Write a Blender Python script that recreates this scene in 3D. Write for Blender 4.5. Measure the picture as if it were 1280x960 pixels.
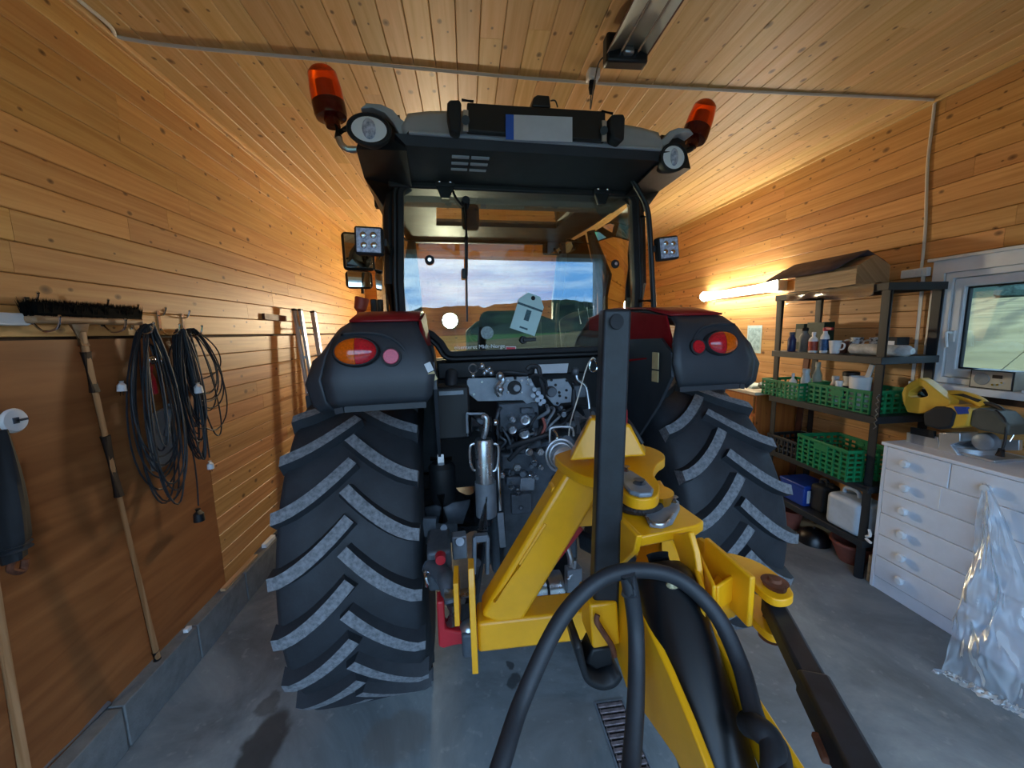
import bpy, bmesh, math, random
from mathutils import Matrix, Vector, Euler, noise as mnoise
random.seed(7)
for _o in list(bpy.data.objects): bpy.data.objects.remove(_o)
scn = bpy.context.scene
COL = scn.collection
# ------------------------------------------------------------------ camera
FPX, CAMH = 485.0, 1.85                      # focal length in pixels of a 1280 wide frame, eye height in metres
AX = Vector((0.99294534, -0.0412423, 0.11116935))     # room axes in camera coordinates (right, down, forward)
AY = Vector((-0.115702, -0.13194088, 0.98448192))
AZ = Vector((-0.02593452, -0.99039925, -0.13578189))
cam_d = bpy.data.cameras.new('camera'); cam = bpy.data.objects.new('camera', cam_d); COL.objects.link(cam)
cam_d.sensor_width = 36.0; cam_d.lens = FPX/1280*36.0; cam_d.clip_start = 0.02; cam_d.clip_end = 2000
cam.matrix_world = Matrix(((AX.x, -AX.y, -AX.z, 0), (AY.x, -AY.y, -AY.z, 0), (AZ.x, -AZ.y, -AZ.z, CAMH), (0, 0, 0, 1)))
scn.camera = cam
vs = scn.view_settings
vs.view_transform = 'Standard'; vs.look = 'None'; vs.gamma = 1.0; vs.use_curve_mapping = False
vs.exposure = 0.8
# ------------------------------------------------------------------ sky: broken cloud, cool daylight
SKY = 3.3
w = bpy.data.worlds.new('sky'); scn.world = w; w.use_nodes = True
nt = w.node_tree; nt.nodes.clear()
def wn(t, **k):
    n = nt.nodes.new(t)
    for a, b in k.items(): setattr(n, a, b)
    return n
tc = wn('ShaderNodeTexCoord'); mp = wn('ShaderNodeMapping'); mp.inputs['Scale'].default_value = (1.0, 1.0, 5.0)
nz = wn('ShaderNodeTexNoise'); nz.inputs['Scale'].default_value = 3.2; nz.inputs['Detail'].default_value = 7; nz.inputs['Roughness'].default_value = .58
cr_ = wn('ShaderNodeValToRGB')
e = cr_.color_ramp.elements
e[0].position = .38; e[0].color = (.12, .33, .70, 1); e[1].position = .64; e[1].color = (.62, .80, .96, 1)
bg = wn('ShaderNodeBackground'); bg.inputs['Strength'].default_value = SKY; wo = wn('ShaderNodeOutputWorld')
nt.links.new(tc.outputs['Generated'], mp.inputs['Vector']); nt.links.new(mp.outputs[0], nz.inputs['Vector'])
nt.links.new(nz.outputs[0], cr_.inputs[0]); nt.links.new(cr_.outputs[0], bg.inputs['Color']); nt.links.new(bg.outputs[0], wo.inputs['Surface'])
# lamp strengths (the lamps themselves are built below)
TUBE_W, TUBE_FAR = 26.0, 330.0
# ------------------------------------------------------------------ room numbers
XL, XR, ZC, YF, YD = -1.665, 3.24, 3.34, 6.9, -0.6   # left wall, right wall, ceiling, far wall, door opening
# pixel helpers: a point on the ray of a pixel at a chosen distance / height / side (real metres)
def ray(px, py):
    c = Vector((px-640, py-480, FPX)); return Vector((AX.dot(c), AY.dot(c), AZ.dot(c)))
CP = Vector((0, 0, CAMH))
def PY(px, py, y): r = ray(px, py); return CP + r*(y/r.y)
def PX(px, py, x): r = ray(px, py); return CP + r*(x/r.x)
def PZ(px, py, z): r = ray(px, py); return CP + r*((z-CAMH)/r.z)
TM = Matrix.Translation((.313, 2.215, 0)) @ Matrix.Rotation(.076, 4, 'Z')     # tractor frame: x right, y ahead, origin under the rear axle
TI = TM.inverted()
def L(px, py, b):
    o = TI @ CP; d = TI.to_3x3() @ ray(px, py); return o + d*((b-o.y)/d.y)
# ------------------------------------------------------------------ helpers
SP = Matrix.Identity(4)        # space in which builders give their coordinates
WM = {}                        # world matrices of the parents
def hexc(h, a=1.0):
    h = h.lstrip('#'); v = [int(h[i:i+2], 16)/255 for i in (0, 2, 4)]
    return tuple((x/12.92 if x <= .04045 else ((x+.055)/1.055)**2.4) for x in v)+(a,)
def cr(pts, n=8, closed=False):
    P = [Vector(p) for p in pts]; out = []
    m = len(P)
    for i in range(m if closed else m-1):
        a, b, c, d = (P[(i-1) % m], P[i], P[(i+1) % m], P[(i+2) % m]) if closed else (P[max(i-1, 0)], P[i], P[i+1], P[min(i+2, m-1)])
        for k in range(n):
            t = k/n
            out.append(.5*((2*b)+(c-a)*t+(2*a-5*b+4*c-d)*t*t+(3*b-a-3*c+d)*t**3))
    if not closed: out.append(P[-1])
    return out
def basis(d):
    d = d.normalized(); u = Vector((0, 0, 1)) if abs(d.z) < .9 else Vector((1, 0, 0))
    a = d.cross(u).normalized(); return a, a.cross(d).normalized()
class MB:
    def __init__(s): s.v = []; s.f = []; s.m = []
    def add(s, vs_, fs, mi=0, M=None):
        k = len(s.v); s.v += [(M @ Vector(p)) if M else Vector(p) for p in vs_]
        s.f += [tuple(i+k for i in f) for f in fs]; s.m += [mi]*len(fs); return s
    def box(s, c, d, rot=None, mi=0):
        x, y, z = [q/2 for q in d]
        M = Matrix.Translation(Vector(c)) @ (Euler(rot).to_matrix().to_4x4() if rot else Matrix.Identity(4))
        return s.add([(-x,-y,-z),(x,-y,-z),(x,y,-z),(-x,y,-z),(-x,-y,z),(x,-y,z),(x,y,z),(-x,y,z)],
                     [(0,3,2,1),(4,5,6,7),(0,1,5,4),(1,2,6,5),(2,3,7,6),(3,0,4,7)], mi, M)
    def bx(s, x0, x1, y0, y1, z0, z1, mi=0): return s.box(((x0+x1)/2,(y0+y1)/2,(z0+z1)/2), (abs(x1-x0),abs(y1-y0),abs(z1-z0)), None, mi)
    def bar(s, p0, p1, wx, wz, up=(0,0,1), mi=0, w1=None):
        p0 = Vector(p0); p1 = Vector(p1); d = (p1-p0).normalized(); u = Vector(up)
        a = d.cross(u).normalized(); b = a.cross(d).normalized(); vs_ = []
        for p, (ww, hh) in ((p0, (wx, wz)), (p1, w1 or (wx, wz))):
            for i, j in ((-1,-1),(1,-1),(1,1),(-1,1)): vs_.append(p+a*(i*ww/2)+b*(j*hh/2))
        return s.add(vs_, [(0,1,2,3),(7,6,5,4),(0,4,5,1),(1,5,6,2),(2,6,7,3),(3,7,4,0)], mi)
    def tube(s, pts, r, n=8, mi=0, closed=False, cap=True):
        P = [Vector(p) for p in pts]; m = len(P); k = len(s.v); a = None
        for i, p in enumerate(P):
            if closed: t = P[(i+1) % m]-P[i-1]
            else: t = P[min(i+1, m-1)]-P[max(i-1, 0)]
            t.normalize()
            if a is None: a, b = basis(t)
            else:
                a = (a-t*a.dot(t)); a = a.normalized() if a.length > 1e-6 else basis(t)[0]; b = t.cross(a)
            rr = r[i] if isinstance(r, (list, tuple)) else r
            for j in range(n):
                q = 2*math.pi*j/n; s.v.append(p+(a*math.cos(q)+b*math.sin(q))*rr)
        for i in range(m if closed else m-1):
            for j in range(n):
                i2 = (i+1) % m
                s.f.append((k+i*n+j, k+i*n+(j+1) % n, k+i2*n+(j+1) % n, k+i2*n+j)); s.m.append(mi)
        if cap and not closed:
            s.f.append(tuple(k+j for j in range(n))[::-1]); s.m.append(mi)
            s.f.append(tuple(k+(m-1)*n+j for j in range(n))); s.m.append(mi)
        return s
    def cyl(s, p0, p1, r0, r1=None, n=16, mi=0): return s.tube([p0, p1], [r0, r0 if r1 is None else r1], n, mi)
    def lathe(s, prof, c=(0,0,0), axis=(0,0,1), n=20, mi=0, closed=False, sx=1.0):
        ax = Vector(axis).normalized(); a, b = basis(ax); c = Vector(c); k = len(s.v); m = len(prof)
        for r, h in prof:
            for j in range(n):
                q = 2*math.pi*j/n; s.v.append(c+ax*h+(a*math.cos(q)*sx+b*math.sin(q))*r)
        for i in range(m if closed else m-1):
            for j in range(n):
                i2 = (i+1) % m
                s.f.append((k+i*n+j, k+i*n+(j+1) % n, k+i2*n+(j+1) % n, k+i2*n+j)); s.m.append(mi)
        if not closed:
            if prof[0][0] > 1e-5: s.f.append(tuple(k+j for j in range(n))[::-1]); s.m.append(mi)
            if prof[-1][0] > 1e-5: s.f.append(tuple(k+(m-1)*n+j for j in range(n))); s.m.append(mi)
        return s
    def prism(s, poly, plane, d0, d1, mi=0):
        def q(p, d):
            return {'xy': (p[0],p[1],d), 'xz': (p[0],d,p[1]), 'yz': (d,p[0],p[1])}[plane]
        n = len(poly)
        vs_ = [q(p, d0) for p in poly]+[q(p, d1) for p in poly]
        fs = [tuple(range(n))[::-1], tuple(range(n, 2*n))]+[(i, (i+1) % n, n+(i+1) % n, n+i) for i in range(n)]
        return s.add(vs_, fs, mi)
    def slab(s, pts, nrm, th, mi=0):       # planar polygon in 3D with thickness along nrm
        nv = Vector(nrm).normalized()*th; n = len(pts)
        vs_ = [Vector(p) for p in pts]+[Vector(p)+nv for p in pts]
        return s.add(vs_, [tuple(range(n))[::-1], tuple(range(n, 2*n))]+[(i, (i+1) % n, n+(i+1) % n, n+i) for i in range(n)], mi)
    def ring(s, outer, inner, plane, d0, d1, mi=0):   # frame between two outlines with the same number of points
        def q(p, d): return {'xy': (p[0],p[1],d), 'xz': (p[0],d,p[1]), 'yz': (d,p[0],p[1])}[plane]
        n = len(outer); vs_ = [q(p, d) for d in (d0, d1) for L_ in (outer, inner) for p in L_]; fs = []
        for i in range(n):
            j = (i+1) % n
            fs += [(i, j, n+j, n+i), (2*n+i, 3*n+i, 3*n+j, 2*n+j), (i, 2*n+i, 2*n+j, j), (n+i, n+j, 3*n+j, 3*n+i)]
        return s.add(vs_, fs, mi)
    def grid(s, rows, mi=0, closed=False):
        k = len(s.v); m = len(rows); n = len(rows[0])
        for r in rows: s.v += [Vector(p) for p in r]
        for i in range(m-1):
            for j in range(n if closed else n-1):
                j2 = (j+1) % n
                s.f.append((k+i*n+j, k+i*n+j2, k+(i+1)*n+j2, k+(i+1)*n+j)); s.m.append(mi)
        return s
    def ball(s, c, r, n=14, mi=0, M=None):
        rx, ry, rz = (r, r, r) if not isinstance(r, (tuple, list)) else r
        k = len(s.v); c = Vector(c); m = n//2
        for i in range(m+1):
            t = math.pi*i/m
            for j in range(n):
                q = 2*math.pi*j/n
                p = Vector((rx*math.sin(t)*math.cos(q), ry*math.sin(t)*math.sin(q), rz*math.cos(t)))
                s.v.append(c+((M.to_3x3() @ p) if M else p))
        for i in range(m):
            for j in range(n):
                s.f.append((k+i*n+j, k+(i+1)*n+j, k+(i+1)*n+(j+1) % n, k+i*n+(j+1) % n)); s.m.append(mi)
        return s
    def build(s, name, mats, parent=None, bevel=0, smooth=35, solid=0, label=None, sub=0, seg=2):
        if not isinstance(mats, (list, tuple)): mats = [mats]
        PW = WM.get(parent.name, Matrix.Identity(4)) if parent else Matrix.Identity(4)
        Tm = PW.inverted() @ SP
        vs_ = [Tm @ p for p in s.v]
        lo = Vector((min(p[i] for p in vs_) for i in range(3))); hi = Vector((max(p[i] for p in vs_) for i in range(3)))
        c = (lo+hi)/2
        me = bpy.data.meshes.new(name); me.from_pydata([tuple(p-c) for p in vs_], [], s.f)
        for m_ in mats: me.materials.append(m_)
        for p, mi in zip(me.polygons, s.m): p.material_index = mi
        bm = bmesh.new(); bm.from_mesh(me)
        bmesh.ops.remove_doubles(bm, verts=bm.verts, dist=1e-5)
        bmesh.ops.recalc_face_normals(bm, faces=bm.faces); bm.to_mesh(me); bm.free()
        if smooth:
            for p in me.polygons: p.use_smooth = True
            me.set_sharp_from_angle(angle=math.radians(smooth))
        o = bpy.data.objects.new(name, me); COL.objects.link(o)
        if parent: o.parent = parent
        o.location = c; WM[o.name] = PW @ Matrix.Translation(c)
        if solid: md = o.modifiers.new('solid', 'SOLIDIFY'); md.thickness = solid; md.offset = 0
        if bevel: md = o.modifiers.new('bevel', 'BEVEL'); md.width = bevel; md.segments = seg; md.limit_method = 'ANGLE'; md.angle_limit = math.radians(40)
        if sub: md = o.modifiers.new('sub', 'SUBSURF'); md.levels = sub; md.render_levels = sub
        if label: o['label'] = label
        return o
def thing(name, label, cat, loc=(0,0,0), rz=0.0, group=None):
    o = bpy.data.objects.new(name, None); COL.objects.link(o); o.empty_display_size = .1
    M = Matrix.Translation(Vector(loc)) @ Matrix.Rotation(rz, 4, 'Z')
    o.location = loc; o.rotation_euler = (0, 0, rz); WM[o.name] = M
    o['label'] = label; o['category'] = cat
    if group: o['group'] = group
    return o
def tag(o, label, cat, group=None):
    o['label'] = label; o['category'] = cat
    if group: o['group'] = group
    return o
def struct(o, label=None):
    o['kind'] = 'structure'
    if label: o['label'] = label
    return o
def copy_tree(o, parent=None, loc=None, rz=None):
    c = o.copy(); COL.objects.link(c); c.parent = parent
    if loc is not None: c.location = loc
    if rz is not None: c.rotation_euler = (0, 0, rz)
    for ch in list(o.children): copy_tree(ch, c)
    return c
# ------------------------------------------------------------------ materials
def newmat(name):
    m = bpy.data.materials.new(name); m.use_nodes = True
    return m, m.node_tree, m.node_tree.nodes['Principled BSDF']
def nd(t_, kind, **k):
    n = t_.nodes.new(kind)
    for a, b in k.items():
        if a.startswith('i_'): n.inputs[a[2:].replace('_', ' ')].default_value = b
        else: setattr(n, a, b)
    return n
def mat(name, col, rough=.5, metal=0.0, vary=.12, scale=9.0, bump=0.0, bscale=60.0, col2=None, spec=.5, coat=0.0, detail=5):
    m, t, b = newmat(name)
    c = hexc(col) if isinstance(col, str) else col
    c2 = (hexc(col2) if isinstance(col2, str) else col2) if col2 else tuple(x*(1-vary*2.2) for x in c[:3])+(1,)
    co = nd(t, 'ShaderNodeTexCoord'); n = nd(t, 'ShaderNodeTexNoise'); n.inputs['Scale'].default_value = scale; n.inputs['Detail'].default_value = detail
    n.inputs['Roughness'].default_value = .6
    r = nd(t, 'ShaderNodeValToRGB'); el = r.color_ramp.elements; el[0].position = .32; el[0].color = c2; el[1].position = .62; el[1].color = c
    t.links.new(co.outputs['Object'], n.inputs['Vector']); t.links.new(n.outputs[0], r.inputs[0]); t.links.new(r.outputs[0], b.inputs['Base Color'])
    rm = nd(t, 'ShaderNodeMapRange'); rm.inputs['To Min'].default_value = min(1, rough*1.15); rm.inputs['To Max'].default_value = rough*.85
    t.links.new(n.outputs[0], rm.inputs['Value']); t.links.new(rm.outputs[0], b.inputs['Roughness'])
    b.inputs['Metallic'].default_value = metal; b.inputs['Specular IOR Level'].default_value = spec; b.inputs['Coat Weight'].default_value = coat
    if bump:
        n2 = nd(t, 'ShaderNodeTexNoise'); n2.inputs['Scale'].default_value = bscale; n2.inputs['Detail'].default_value = 4
        bp = nd(t, 'ShaderNodeBump'); bp.inputs['Strength'].default_value = bump; bp.inputs['Distance'].default_value = .01
        t.links.new(co.outputs['Object'], n2.inputs['Vector']); t.links.new(n2.outputs[0], bp.inputs['Height']); t.links.new(bp.outputs[0], b.inputs['Normal'])
    return m
def pine(name, light, dark, along='y', grain=1.0, knots=True, rough=.48):
    m, t, b = newmat(name)
    co = nd(t, 'ShaderNodeTexCoord'); oi = nd(t, 'ShaderNodeObjectInfo'); sx = nd(t, 'ShaderNodeSeparateXYZ'); t.links.new(co.outputs['Object'], sx.inputs[0])
    def ma(op, a, b_=None, c=None):
        n = nd(t, 'ShaderNodeMath', operation=op)
        for i, q in enumerate((a, b_, c)):
            if q is None: continue
            if isinstance(q, (int, float)): n.inputs[i].default_value = q
            else: t.links.new(q, n.inputs[i])
        return n.outputs[0]
    oth = [o for o in 'XYZ' if o.lower() != along]
    ac = ma('ADD', sx.outputs[oth[0]], sx.outputs[oth[1]]); al = sx.outputs[along.upper()]
    off = ma('MULTIPLY', oi.outputs['Random'], 57.0)
    def vec(x, y):
        n = nd(t, 'ShaderNodeCombineXYZ'); t.links.new(x, n.inputs[0]); t.links.new(y, n.inputs[1]); t.links.new(off, n.inputs[2]); return n.outputs[0]
    g = nd(t, 'ShaderNodeTexNoise'); g.inputs['Scale'].default_value = 1.0; g.inputs['Detail'].default_value = 6; g.inputs['Distortion'].default_value = .7
    t.links.new(vec(ma('MULTIPLY', ac, 36*grain), ma('MULTIPLY', al, 1.4)), g.inputs['Vector'])
    r = nd(t, 'ShaderNodeValToRGB'); el = r.color_ramp.elements
    el[0].position = .30; el[0].color = hexc(dark); el[1].position = .70; el[1].color = hexc(light)
    t.links.new(g.outputs[0], r.inputs[0]); col = r.outputs[0]
    # per board tone
    hv = nd(t, 'ShaderNodeHueSaturation'); t.links.new(col, hv.inputs['Color'])
    t.links.new(ma('MULTIPLY_ADD', oi.outputs['Random'], .22, .88), hv.inputs['Value'])
    h2 = ma('FRACT', ma('MULTIPLY', oi.outputs['Random'], 13.7)); t.links.new(ma('MULTIPLY_ADD', h2, .014, .493), hv.inputs['Hue']); col = hv.outputs[0]
    if knots:
        v = nd(t, 'ShaderNodeTexVoronoi', voronoi_dimensions='2D'); v.inputs['Scale'].default_value = 1.0
        vx = nd(t, 'ShaderNodeCombineXYZ'); t.links.new(ma('MULTIPLY_ADD', ac, 8.0, off), vx.inputs[0]); t.links.new(ma('MULTIPLY', al, 5.5), vx.inputs[1])
        t.links.new(vx.outputs[0], v.inputs['Vector'])
        sc = nd(t, 'ShaderNodeSeparateColor'); t.links.new(v.outputs['Color'], sc.inputs[0])
        size = ma('MULTIPLY_ADD', ma('POWER', sc.outputs[1], 2.0), .11, .045); isk = ma('GREATER_THAN', sc.outputs[0], .46)
        k = nd(t, 'ShaderNodeMapRange', clamp=True); k.inputs['From Min'].default_value = 0; k.inputs['To Min'].default_value = 1; k.inputs['To Max'].default_value = 0
        t.links.new(ma('DIVIDE', v.outputs['Distance'], size), k.inputs['Value'])
        mx = nd(t, 'ShaderNodeMix', data_type='RGBA'); t.links.new(ma('MULTIPLY', ma('MULTIPLY', ma('POWER', k.outputs[0], .45), isk), .92), mx.inputs[0])
        t.links.new(col, mx.inputs[6]); mx.inputs[7].default_value = hexc('#4a2a10'); col = mx.outputs[2]
    t.links.new(col, b.inputs['Base Color']); b.inputs['Roughness'].default_value = rough; b.inputs['Specular IOR Level'].default_value = .4
    bp = nd(t, 'ShaderNodeBump'); bp.inputs['Strength'].default_value = .12; bp.inputs['Distance'].default_value = .004
    t.links.new(g.outputs[0], bp.inputs['Height']); t.links.new(bp.outputs[0], b.inputs['Normal'])
    return m
def emis(name, col, st):
    m, t, b = newmat(name); b.inputs['Base Color'].default_value = col; b.inputs['Emission Color'].default_value = col; b.inputs['Emission Strength'].default_value = st; return m
def glass(name, tint, refl=.1, rough=.0, haze=0.0):
    m, t, b = newmat(name); t.nodes.remove(b); out = t.nodes['Material Output']
    tr = nd(t, 'ShaderNodeBsdfTransparent'); tr.inputs[0].default_value = tint
    gl = nd(t, 'ShaderNodeBsdfGlossy'); gl.inputs['Roughness'].default_value = rough; gl.inputs['Color'].default_value = (.95, 1, 1, 1)
    fr = nd(t, 'ShaderNodeFresnel'); fr.inputs[0].default_value = 1.5
    a = nd(t, 'ShaderNodeMath', operation='ADD', use_clamp=True); a.inputs[1].default_value = refl; t.links.new(fr.outputs[0], a.inputs[0])
    mx = nd(t, 'ShaderNodeMixShader'); t.links.new(a.outputs[0], mx.inputs[0]); t.links.new(tr.outputs[0], mx.inputs[1]); t.links.new(gl.outputs[0], mx.inputs[2]); s = mx.outputs[0]
    if haze:
        df = nd(t, 'ShaderNodeBsdfTranslucent'); df.inputs[0].default_value = (.9, .95, 1, 1); d2 = nd(t, 'ShaderNodeBsdfDiffuse'); d2.inputs[0].default_value = (.85, .9, .95, 1)
        m0 = nd(t, 'ShaderNodeMixShader'); m0.inputs[0].default_value = .5; t.links.new(df.outputs[0], m0.inputs[1]); t.links.new(d2.outputs[0], m0.inputs[2])
        m2 = nd(t, 'ShaderNodeMixShader'); m2.inputs[0].default_value = haze; t.links.new(s, m2.inputs[1]); t.links.new(m0.outputs[0], m2.inputs[2]); s = m2.outputs[0]
    t.links.new(s, out.inputs['Surface']); return m
M = {}
M['pine_l'] = pine('pine_left', '#d9ac6c', '#c08c4c')
M['pine_low'] = pine('pine_lower', '#c99760', '#a87542')
M['pine_c'] = pine('pine_ceiling', '#e0bb84', '#cba061')
M['pine_r'] = pine('pine_right', '#d6a468', '#b98548')
M['pine_f'] = pine('pine_far', '#d09552', '#b67a3a', along='x')
M['ply'] = pine('plywood', '#a06c3c', '#7c4f28', grain=.35, knots=False)
M['dark_wood'] = mat('dark_wood', '#3b2412', .8)
M['block'] = mat('foundation_block', '#777b7c', .9, vary=.12, scale=14, bump=.3, bscale=90)
M['mortar'] = mat('mortar', '#6b6d6e', .95)
M['white_paint'] = mat('white_paint', '#dfe3e6', .45, vary=.04)
M['white_plastic'] = mat('white_plastic', '#e8eaea', .4, vary=.03)
M['cable_white'] = mat('cable_white', '#d9d4c8', .5, vary=.03)
M['rubber'] = mat('tyre_rubber', '#2b3036', .62, vary=.18, scale=7, bump=.08, bscale=120, spec=.4)
M['lug'] = mat('lug_top', '#7e8287', .8, vary=.22, scale=60, bump=.25, bscale=220, col2='#55595e')
M['plastic'] = mat('fender_plastic', '#2f353c', .48, vary=.10, scale=5, bump=.05, bscale=300)
M['black'] = mat('black_paint', '#14171b', .5, vary=.1)
M['blackm'] = mat('black_matte', '#191b1f', .7, vary=.1)
M['black_gloss'] = mat('black_gloss', '#0c0e11', .33, vary=.1)
M['roof'] = mat('roof_grey', '#a2a8af', .42, vary=.06)
M['red'] = mat('tractor_red', '#8a1119', .42, vary=.06)
M['redp'] = mat('red_paint', '#b51f2a', .4, vary=.12)
M['iron'] = mat('cast_iron', '#565e67', .55, metal=.35, vary=.15, scale=20, bump=.1)
M['plate'] = mat('grey_plate', '#8b949e', .45, metal=.35, vary=.12, scale=16)
M['steel'] = mat('bright_steel', '#c3c9cf', .28, metal=.9, vary=.12, scale=30)
M['chrome'] = mat('chrome', '#d8dce0', .14, metal=1.0, vary=.04)
M['alu'] = mat('aluminium', '#c4c9ce', .38, metal=.8, vary=.06)
M['yellow'] = mat('yellow_paint', '#efa80f', .38, vary=.07, scale=6, coat=.15, bump=.03, bscale=90)
M['post'] = mat('post_steel', '#1c2127', .5, vary=.25, scale=25)
M['rust'] = mat('rusty_steel', '#7a4a33', .75, metal=.3, vary=.25, scale=40)
M['hose'] = mat('hose_rubber', '#23272d', .55, vary=.12, scale=30, bump=.05, bscale=200)
M['amber'] = mat('amber_lens', '#e8620c', .15, vary=.15, scale=120, coat=.5)
M['redlens'] = mat('red_lens', '#cf1c2b', .15, vary=.2, scale=120, coat=.5)
M['reflector'] = mat('red_reflector', '#d8506a', .3, vary=.1, scale=200)
M['green'] = mat('crate_green', '#12824f', .42, vary=.10)
M['shelf'] = mat('shelf_black', '#22272c', .5, vary=.1)
M['blue'] = mat('blue_plastic', '#1b3f94', .4, vary=.06)
M['navy'] = mat('navy_print', '#26335f', .35, vary=.1)
M['clay'] = mat('terracotta', '#8c4a3a', .8, vary=.12)
M['saw_yellow'] = mat('saw_yellow', '#dcae3a', .4, vary=.06)
M['cloth_grey'] = mat('liner_grey', '#4a5054', .85, vary=.08)
M['brown'] = mat('brown_board', '#6d3f2c', .6, vary=.2)
M['orange_wood'] = pine('orange_wood', '#c47a35', '#a8602a', along='z')
M['raw_wood'] = pine('raw_wood', '#c3a079', '#9c7a55', along='y', knots=False)
M['handle_wood'] = pine('handle_wood', '#c59a70', '#9d7048', along='z', knots=False)
# ================================================================== THE SETTING
def conc():
    m, t, b = newmat('concrete_floor')
    co = nd(t, 'ShaderNodeTexCoord'); n = nd(t, 'ShaderNodeTexNoise'); n.inputs['Scale'].default_value = 1.3; n.inputs['Detail'].default_value = 9; n.inputs['Roughness'].default_value = .65; n.inputs['Distortion'].default_value = .6
    r = nd(t, 'ShaderNodeValToRGB'); el = r.color_ramp.elements
    el[0].position = .33; el[0].color = hexc('#5a6266'); el[1].position = .68; el[1].color = hexc('#9aa3a4')
    q = el.new(.5); q.color = hexc('#7b8488')
    t.links.new(co.outputs['Object'], n.inputs['Vector']); t.links.new(n.outputs[0], r.inputs[0]); col = r.outputs[0]
    n3 = nd(t, 'ShaderNodeTexNoise'); n3.inputs['Scale'].default_value = 22; n3.inputs['Detail'].default_value = 6; t.links.new(co.outputs['Object'], n3.inputs['Vector'])
    r3 = nd(t, 'ShaderNodeValToRGB'); r3.color_ramp.elements[0].position = .62; r3.color_ramp.elements[1].position = .75; t.links.new(n3.outputs[0], r3.inputs[0])
    mw = nd(t, 'ShaderNodeMix', data_type='RGBA'); ml = nd(t, 'ShaderNodeMath', operation='MULTIPLY'); ml.inputs[1].default_value = .3; t.links.new(r3.outputs[0], ml.inputs[0])
    t.links.new(ml.outputs[0], mw.inputs[0]); t.links.new(col, mw.inputs[6]); mw.inputs[7].default_value = hexc('#b9bdbb'); col = mw.outputs[2]
    # oil and damp stains, each with its own place and size
    nz2 = nd(t, 'ShaderNodeTexNoise'); nz2.inputs['Scale'].default_value = 9; nz2.inputs['Detail'].default_value = 4; t.links.new(co.outputs['Object'], nz2.inputs['Vector'])
    vm = nd(t, 'ShaderNodeVectorMath', operation='MULTIPLY_ADD'); vm.inputs[1].default_value = (.12, .12, 0); t.links.new(nz2.outputs['Color'], vm.inputs[0]); t.links.new(co.outputs['Object'], vm.inputs[2])
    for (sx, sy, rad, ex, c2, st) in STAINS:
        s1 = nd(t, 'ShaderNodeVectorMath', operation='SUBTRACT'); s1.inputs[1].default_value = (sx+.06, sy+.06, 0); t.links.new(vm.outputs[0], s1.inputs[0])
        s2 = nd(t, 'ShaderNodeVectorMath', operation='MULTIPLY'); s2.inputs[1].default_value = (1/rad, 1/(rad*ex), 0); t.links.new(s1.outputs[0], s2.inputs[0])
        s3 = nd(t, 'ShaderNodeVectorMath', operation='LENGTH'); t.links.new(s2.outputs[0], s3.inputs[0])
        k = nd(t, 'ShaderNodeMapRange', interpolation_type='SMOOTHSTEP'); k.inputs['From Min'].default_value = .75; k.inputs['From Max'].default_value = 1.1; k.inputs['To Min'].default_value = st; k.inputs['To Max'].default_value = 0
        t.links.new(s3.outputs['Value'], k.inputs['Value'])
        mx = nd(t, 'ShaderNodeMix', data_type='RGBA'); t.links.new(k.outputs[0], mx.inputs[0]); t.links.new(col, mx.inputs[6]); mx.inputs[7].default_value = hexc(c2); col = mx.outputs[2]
    t.links.new(col, b.inputs['Base Color']); b.inputs['Roughness'].default_value = .62
    bp = nd(t, 'ShaderNodeBump'); bp.inputs['Strength'].default_value = .12; bp.inputs['Distance'].default_value = .004; t.links.new(n3.outputs[0], bp.inputs['Height']); t.links.new(bp.outputs[0], b.inputs['Normal'])
    return m
FC = ((XL+XR)/2, (YD+YF)/2)
STAINS = []
for (px, py, rad, ex, c2, st) in ((636, 822, .028, 1.2, '#26292a', .75), (640, 842, .036, 1.3, '#26292a', .7), (330, 930, .10, 2.4, '#2b2a29', .8), (345, 868, .05, 1.3, '#393836', .6),
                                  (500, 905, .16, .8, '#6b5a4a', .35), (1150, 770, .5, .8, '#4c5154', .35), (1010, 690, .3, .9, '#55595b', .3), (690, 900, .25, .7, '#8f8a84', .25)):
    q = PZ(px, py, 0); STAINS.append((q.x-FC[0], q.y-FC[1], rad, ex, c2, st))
M['concrete'] = conc()
fl = MB().bx(XL-.2, XR+.2, YD-.3, YF+.2, -.15, 0)
fl.v = [p for p in fl.v]
floor = fl.build('floor', M['concrete'], smooth=0); struct(floor, 'stained grey concrete garage floor')
# shift so that object coordinates are centred on the room (bbox centre differs a little from FC)
for i in range(len(STAINS)): pass
def board(parent, mt, along, a0, a1, c, wdt, pos, nrm, th=.014):
    """one tongue-and-groove board with chamfered long edges"""
    h = wdt/2-.0012; ch = .0035
    prof = [(-h, -th), (-h, -ch), (-h+ch, 0), (h-ch, 0), (h, -ch), (h, -th)]
    vs_ = []
    for a in (a0+.0008, a1-.0008):
        for u, d in prof:
            if nrm == '+x': p = (pos+d, a, c+u)
            elif nrm == '-x': p = (pos-d, a, c+u)
            elif nrm == '-z': p = (c+u, a, pos-d)
            else: p = (a, pos-d, c+u)      # '-y'
            vs_.append(p)
    m = MB(); n = 6
    m.add(vs_, [tuple(range(n)), tuple(range(n, 2*n))]+[(i, (i+1) % n, n+(i+1) % n, n+i) for i in range(n)])
    return m.build('board', mt, parent, smooth=0)
def cuts(a0, a1, lo=1.6, hi=3.4):
    xs = [a0]; a = a0+random.uniform(.4, hi)
    while a < a1-.7: xs.append(a); a += random.uniform(lo, hi)
    return xs+[a1]
PITCH = .1187
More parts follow.
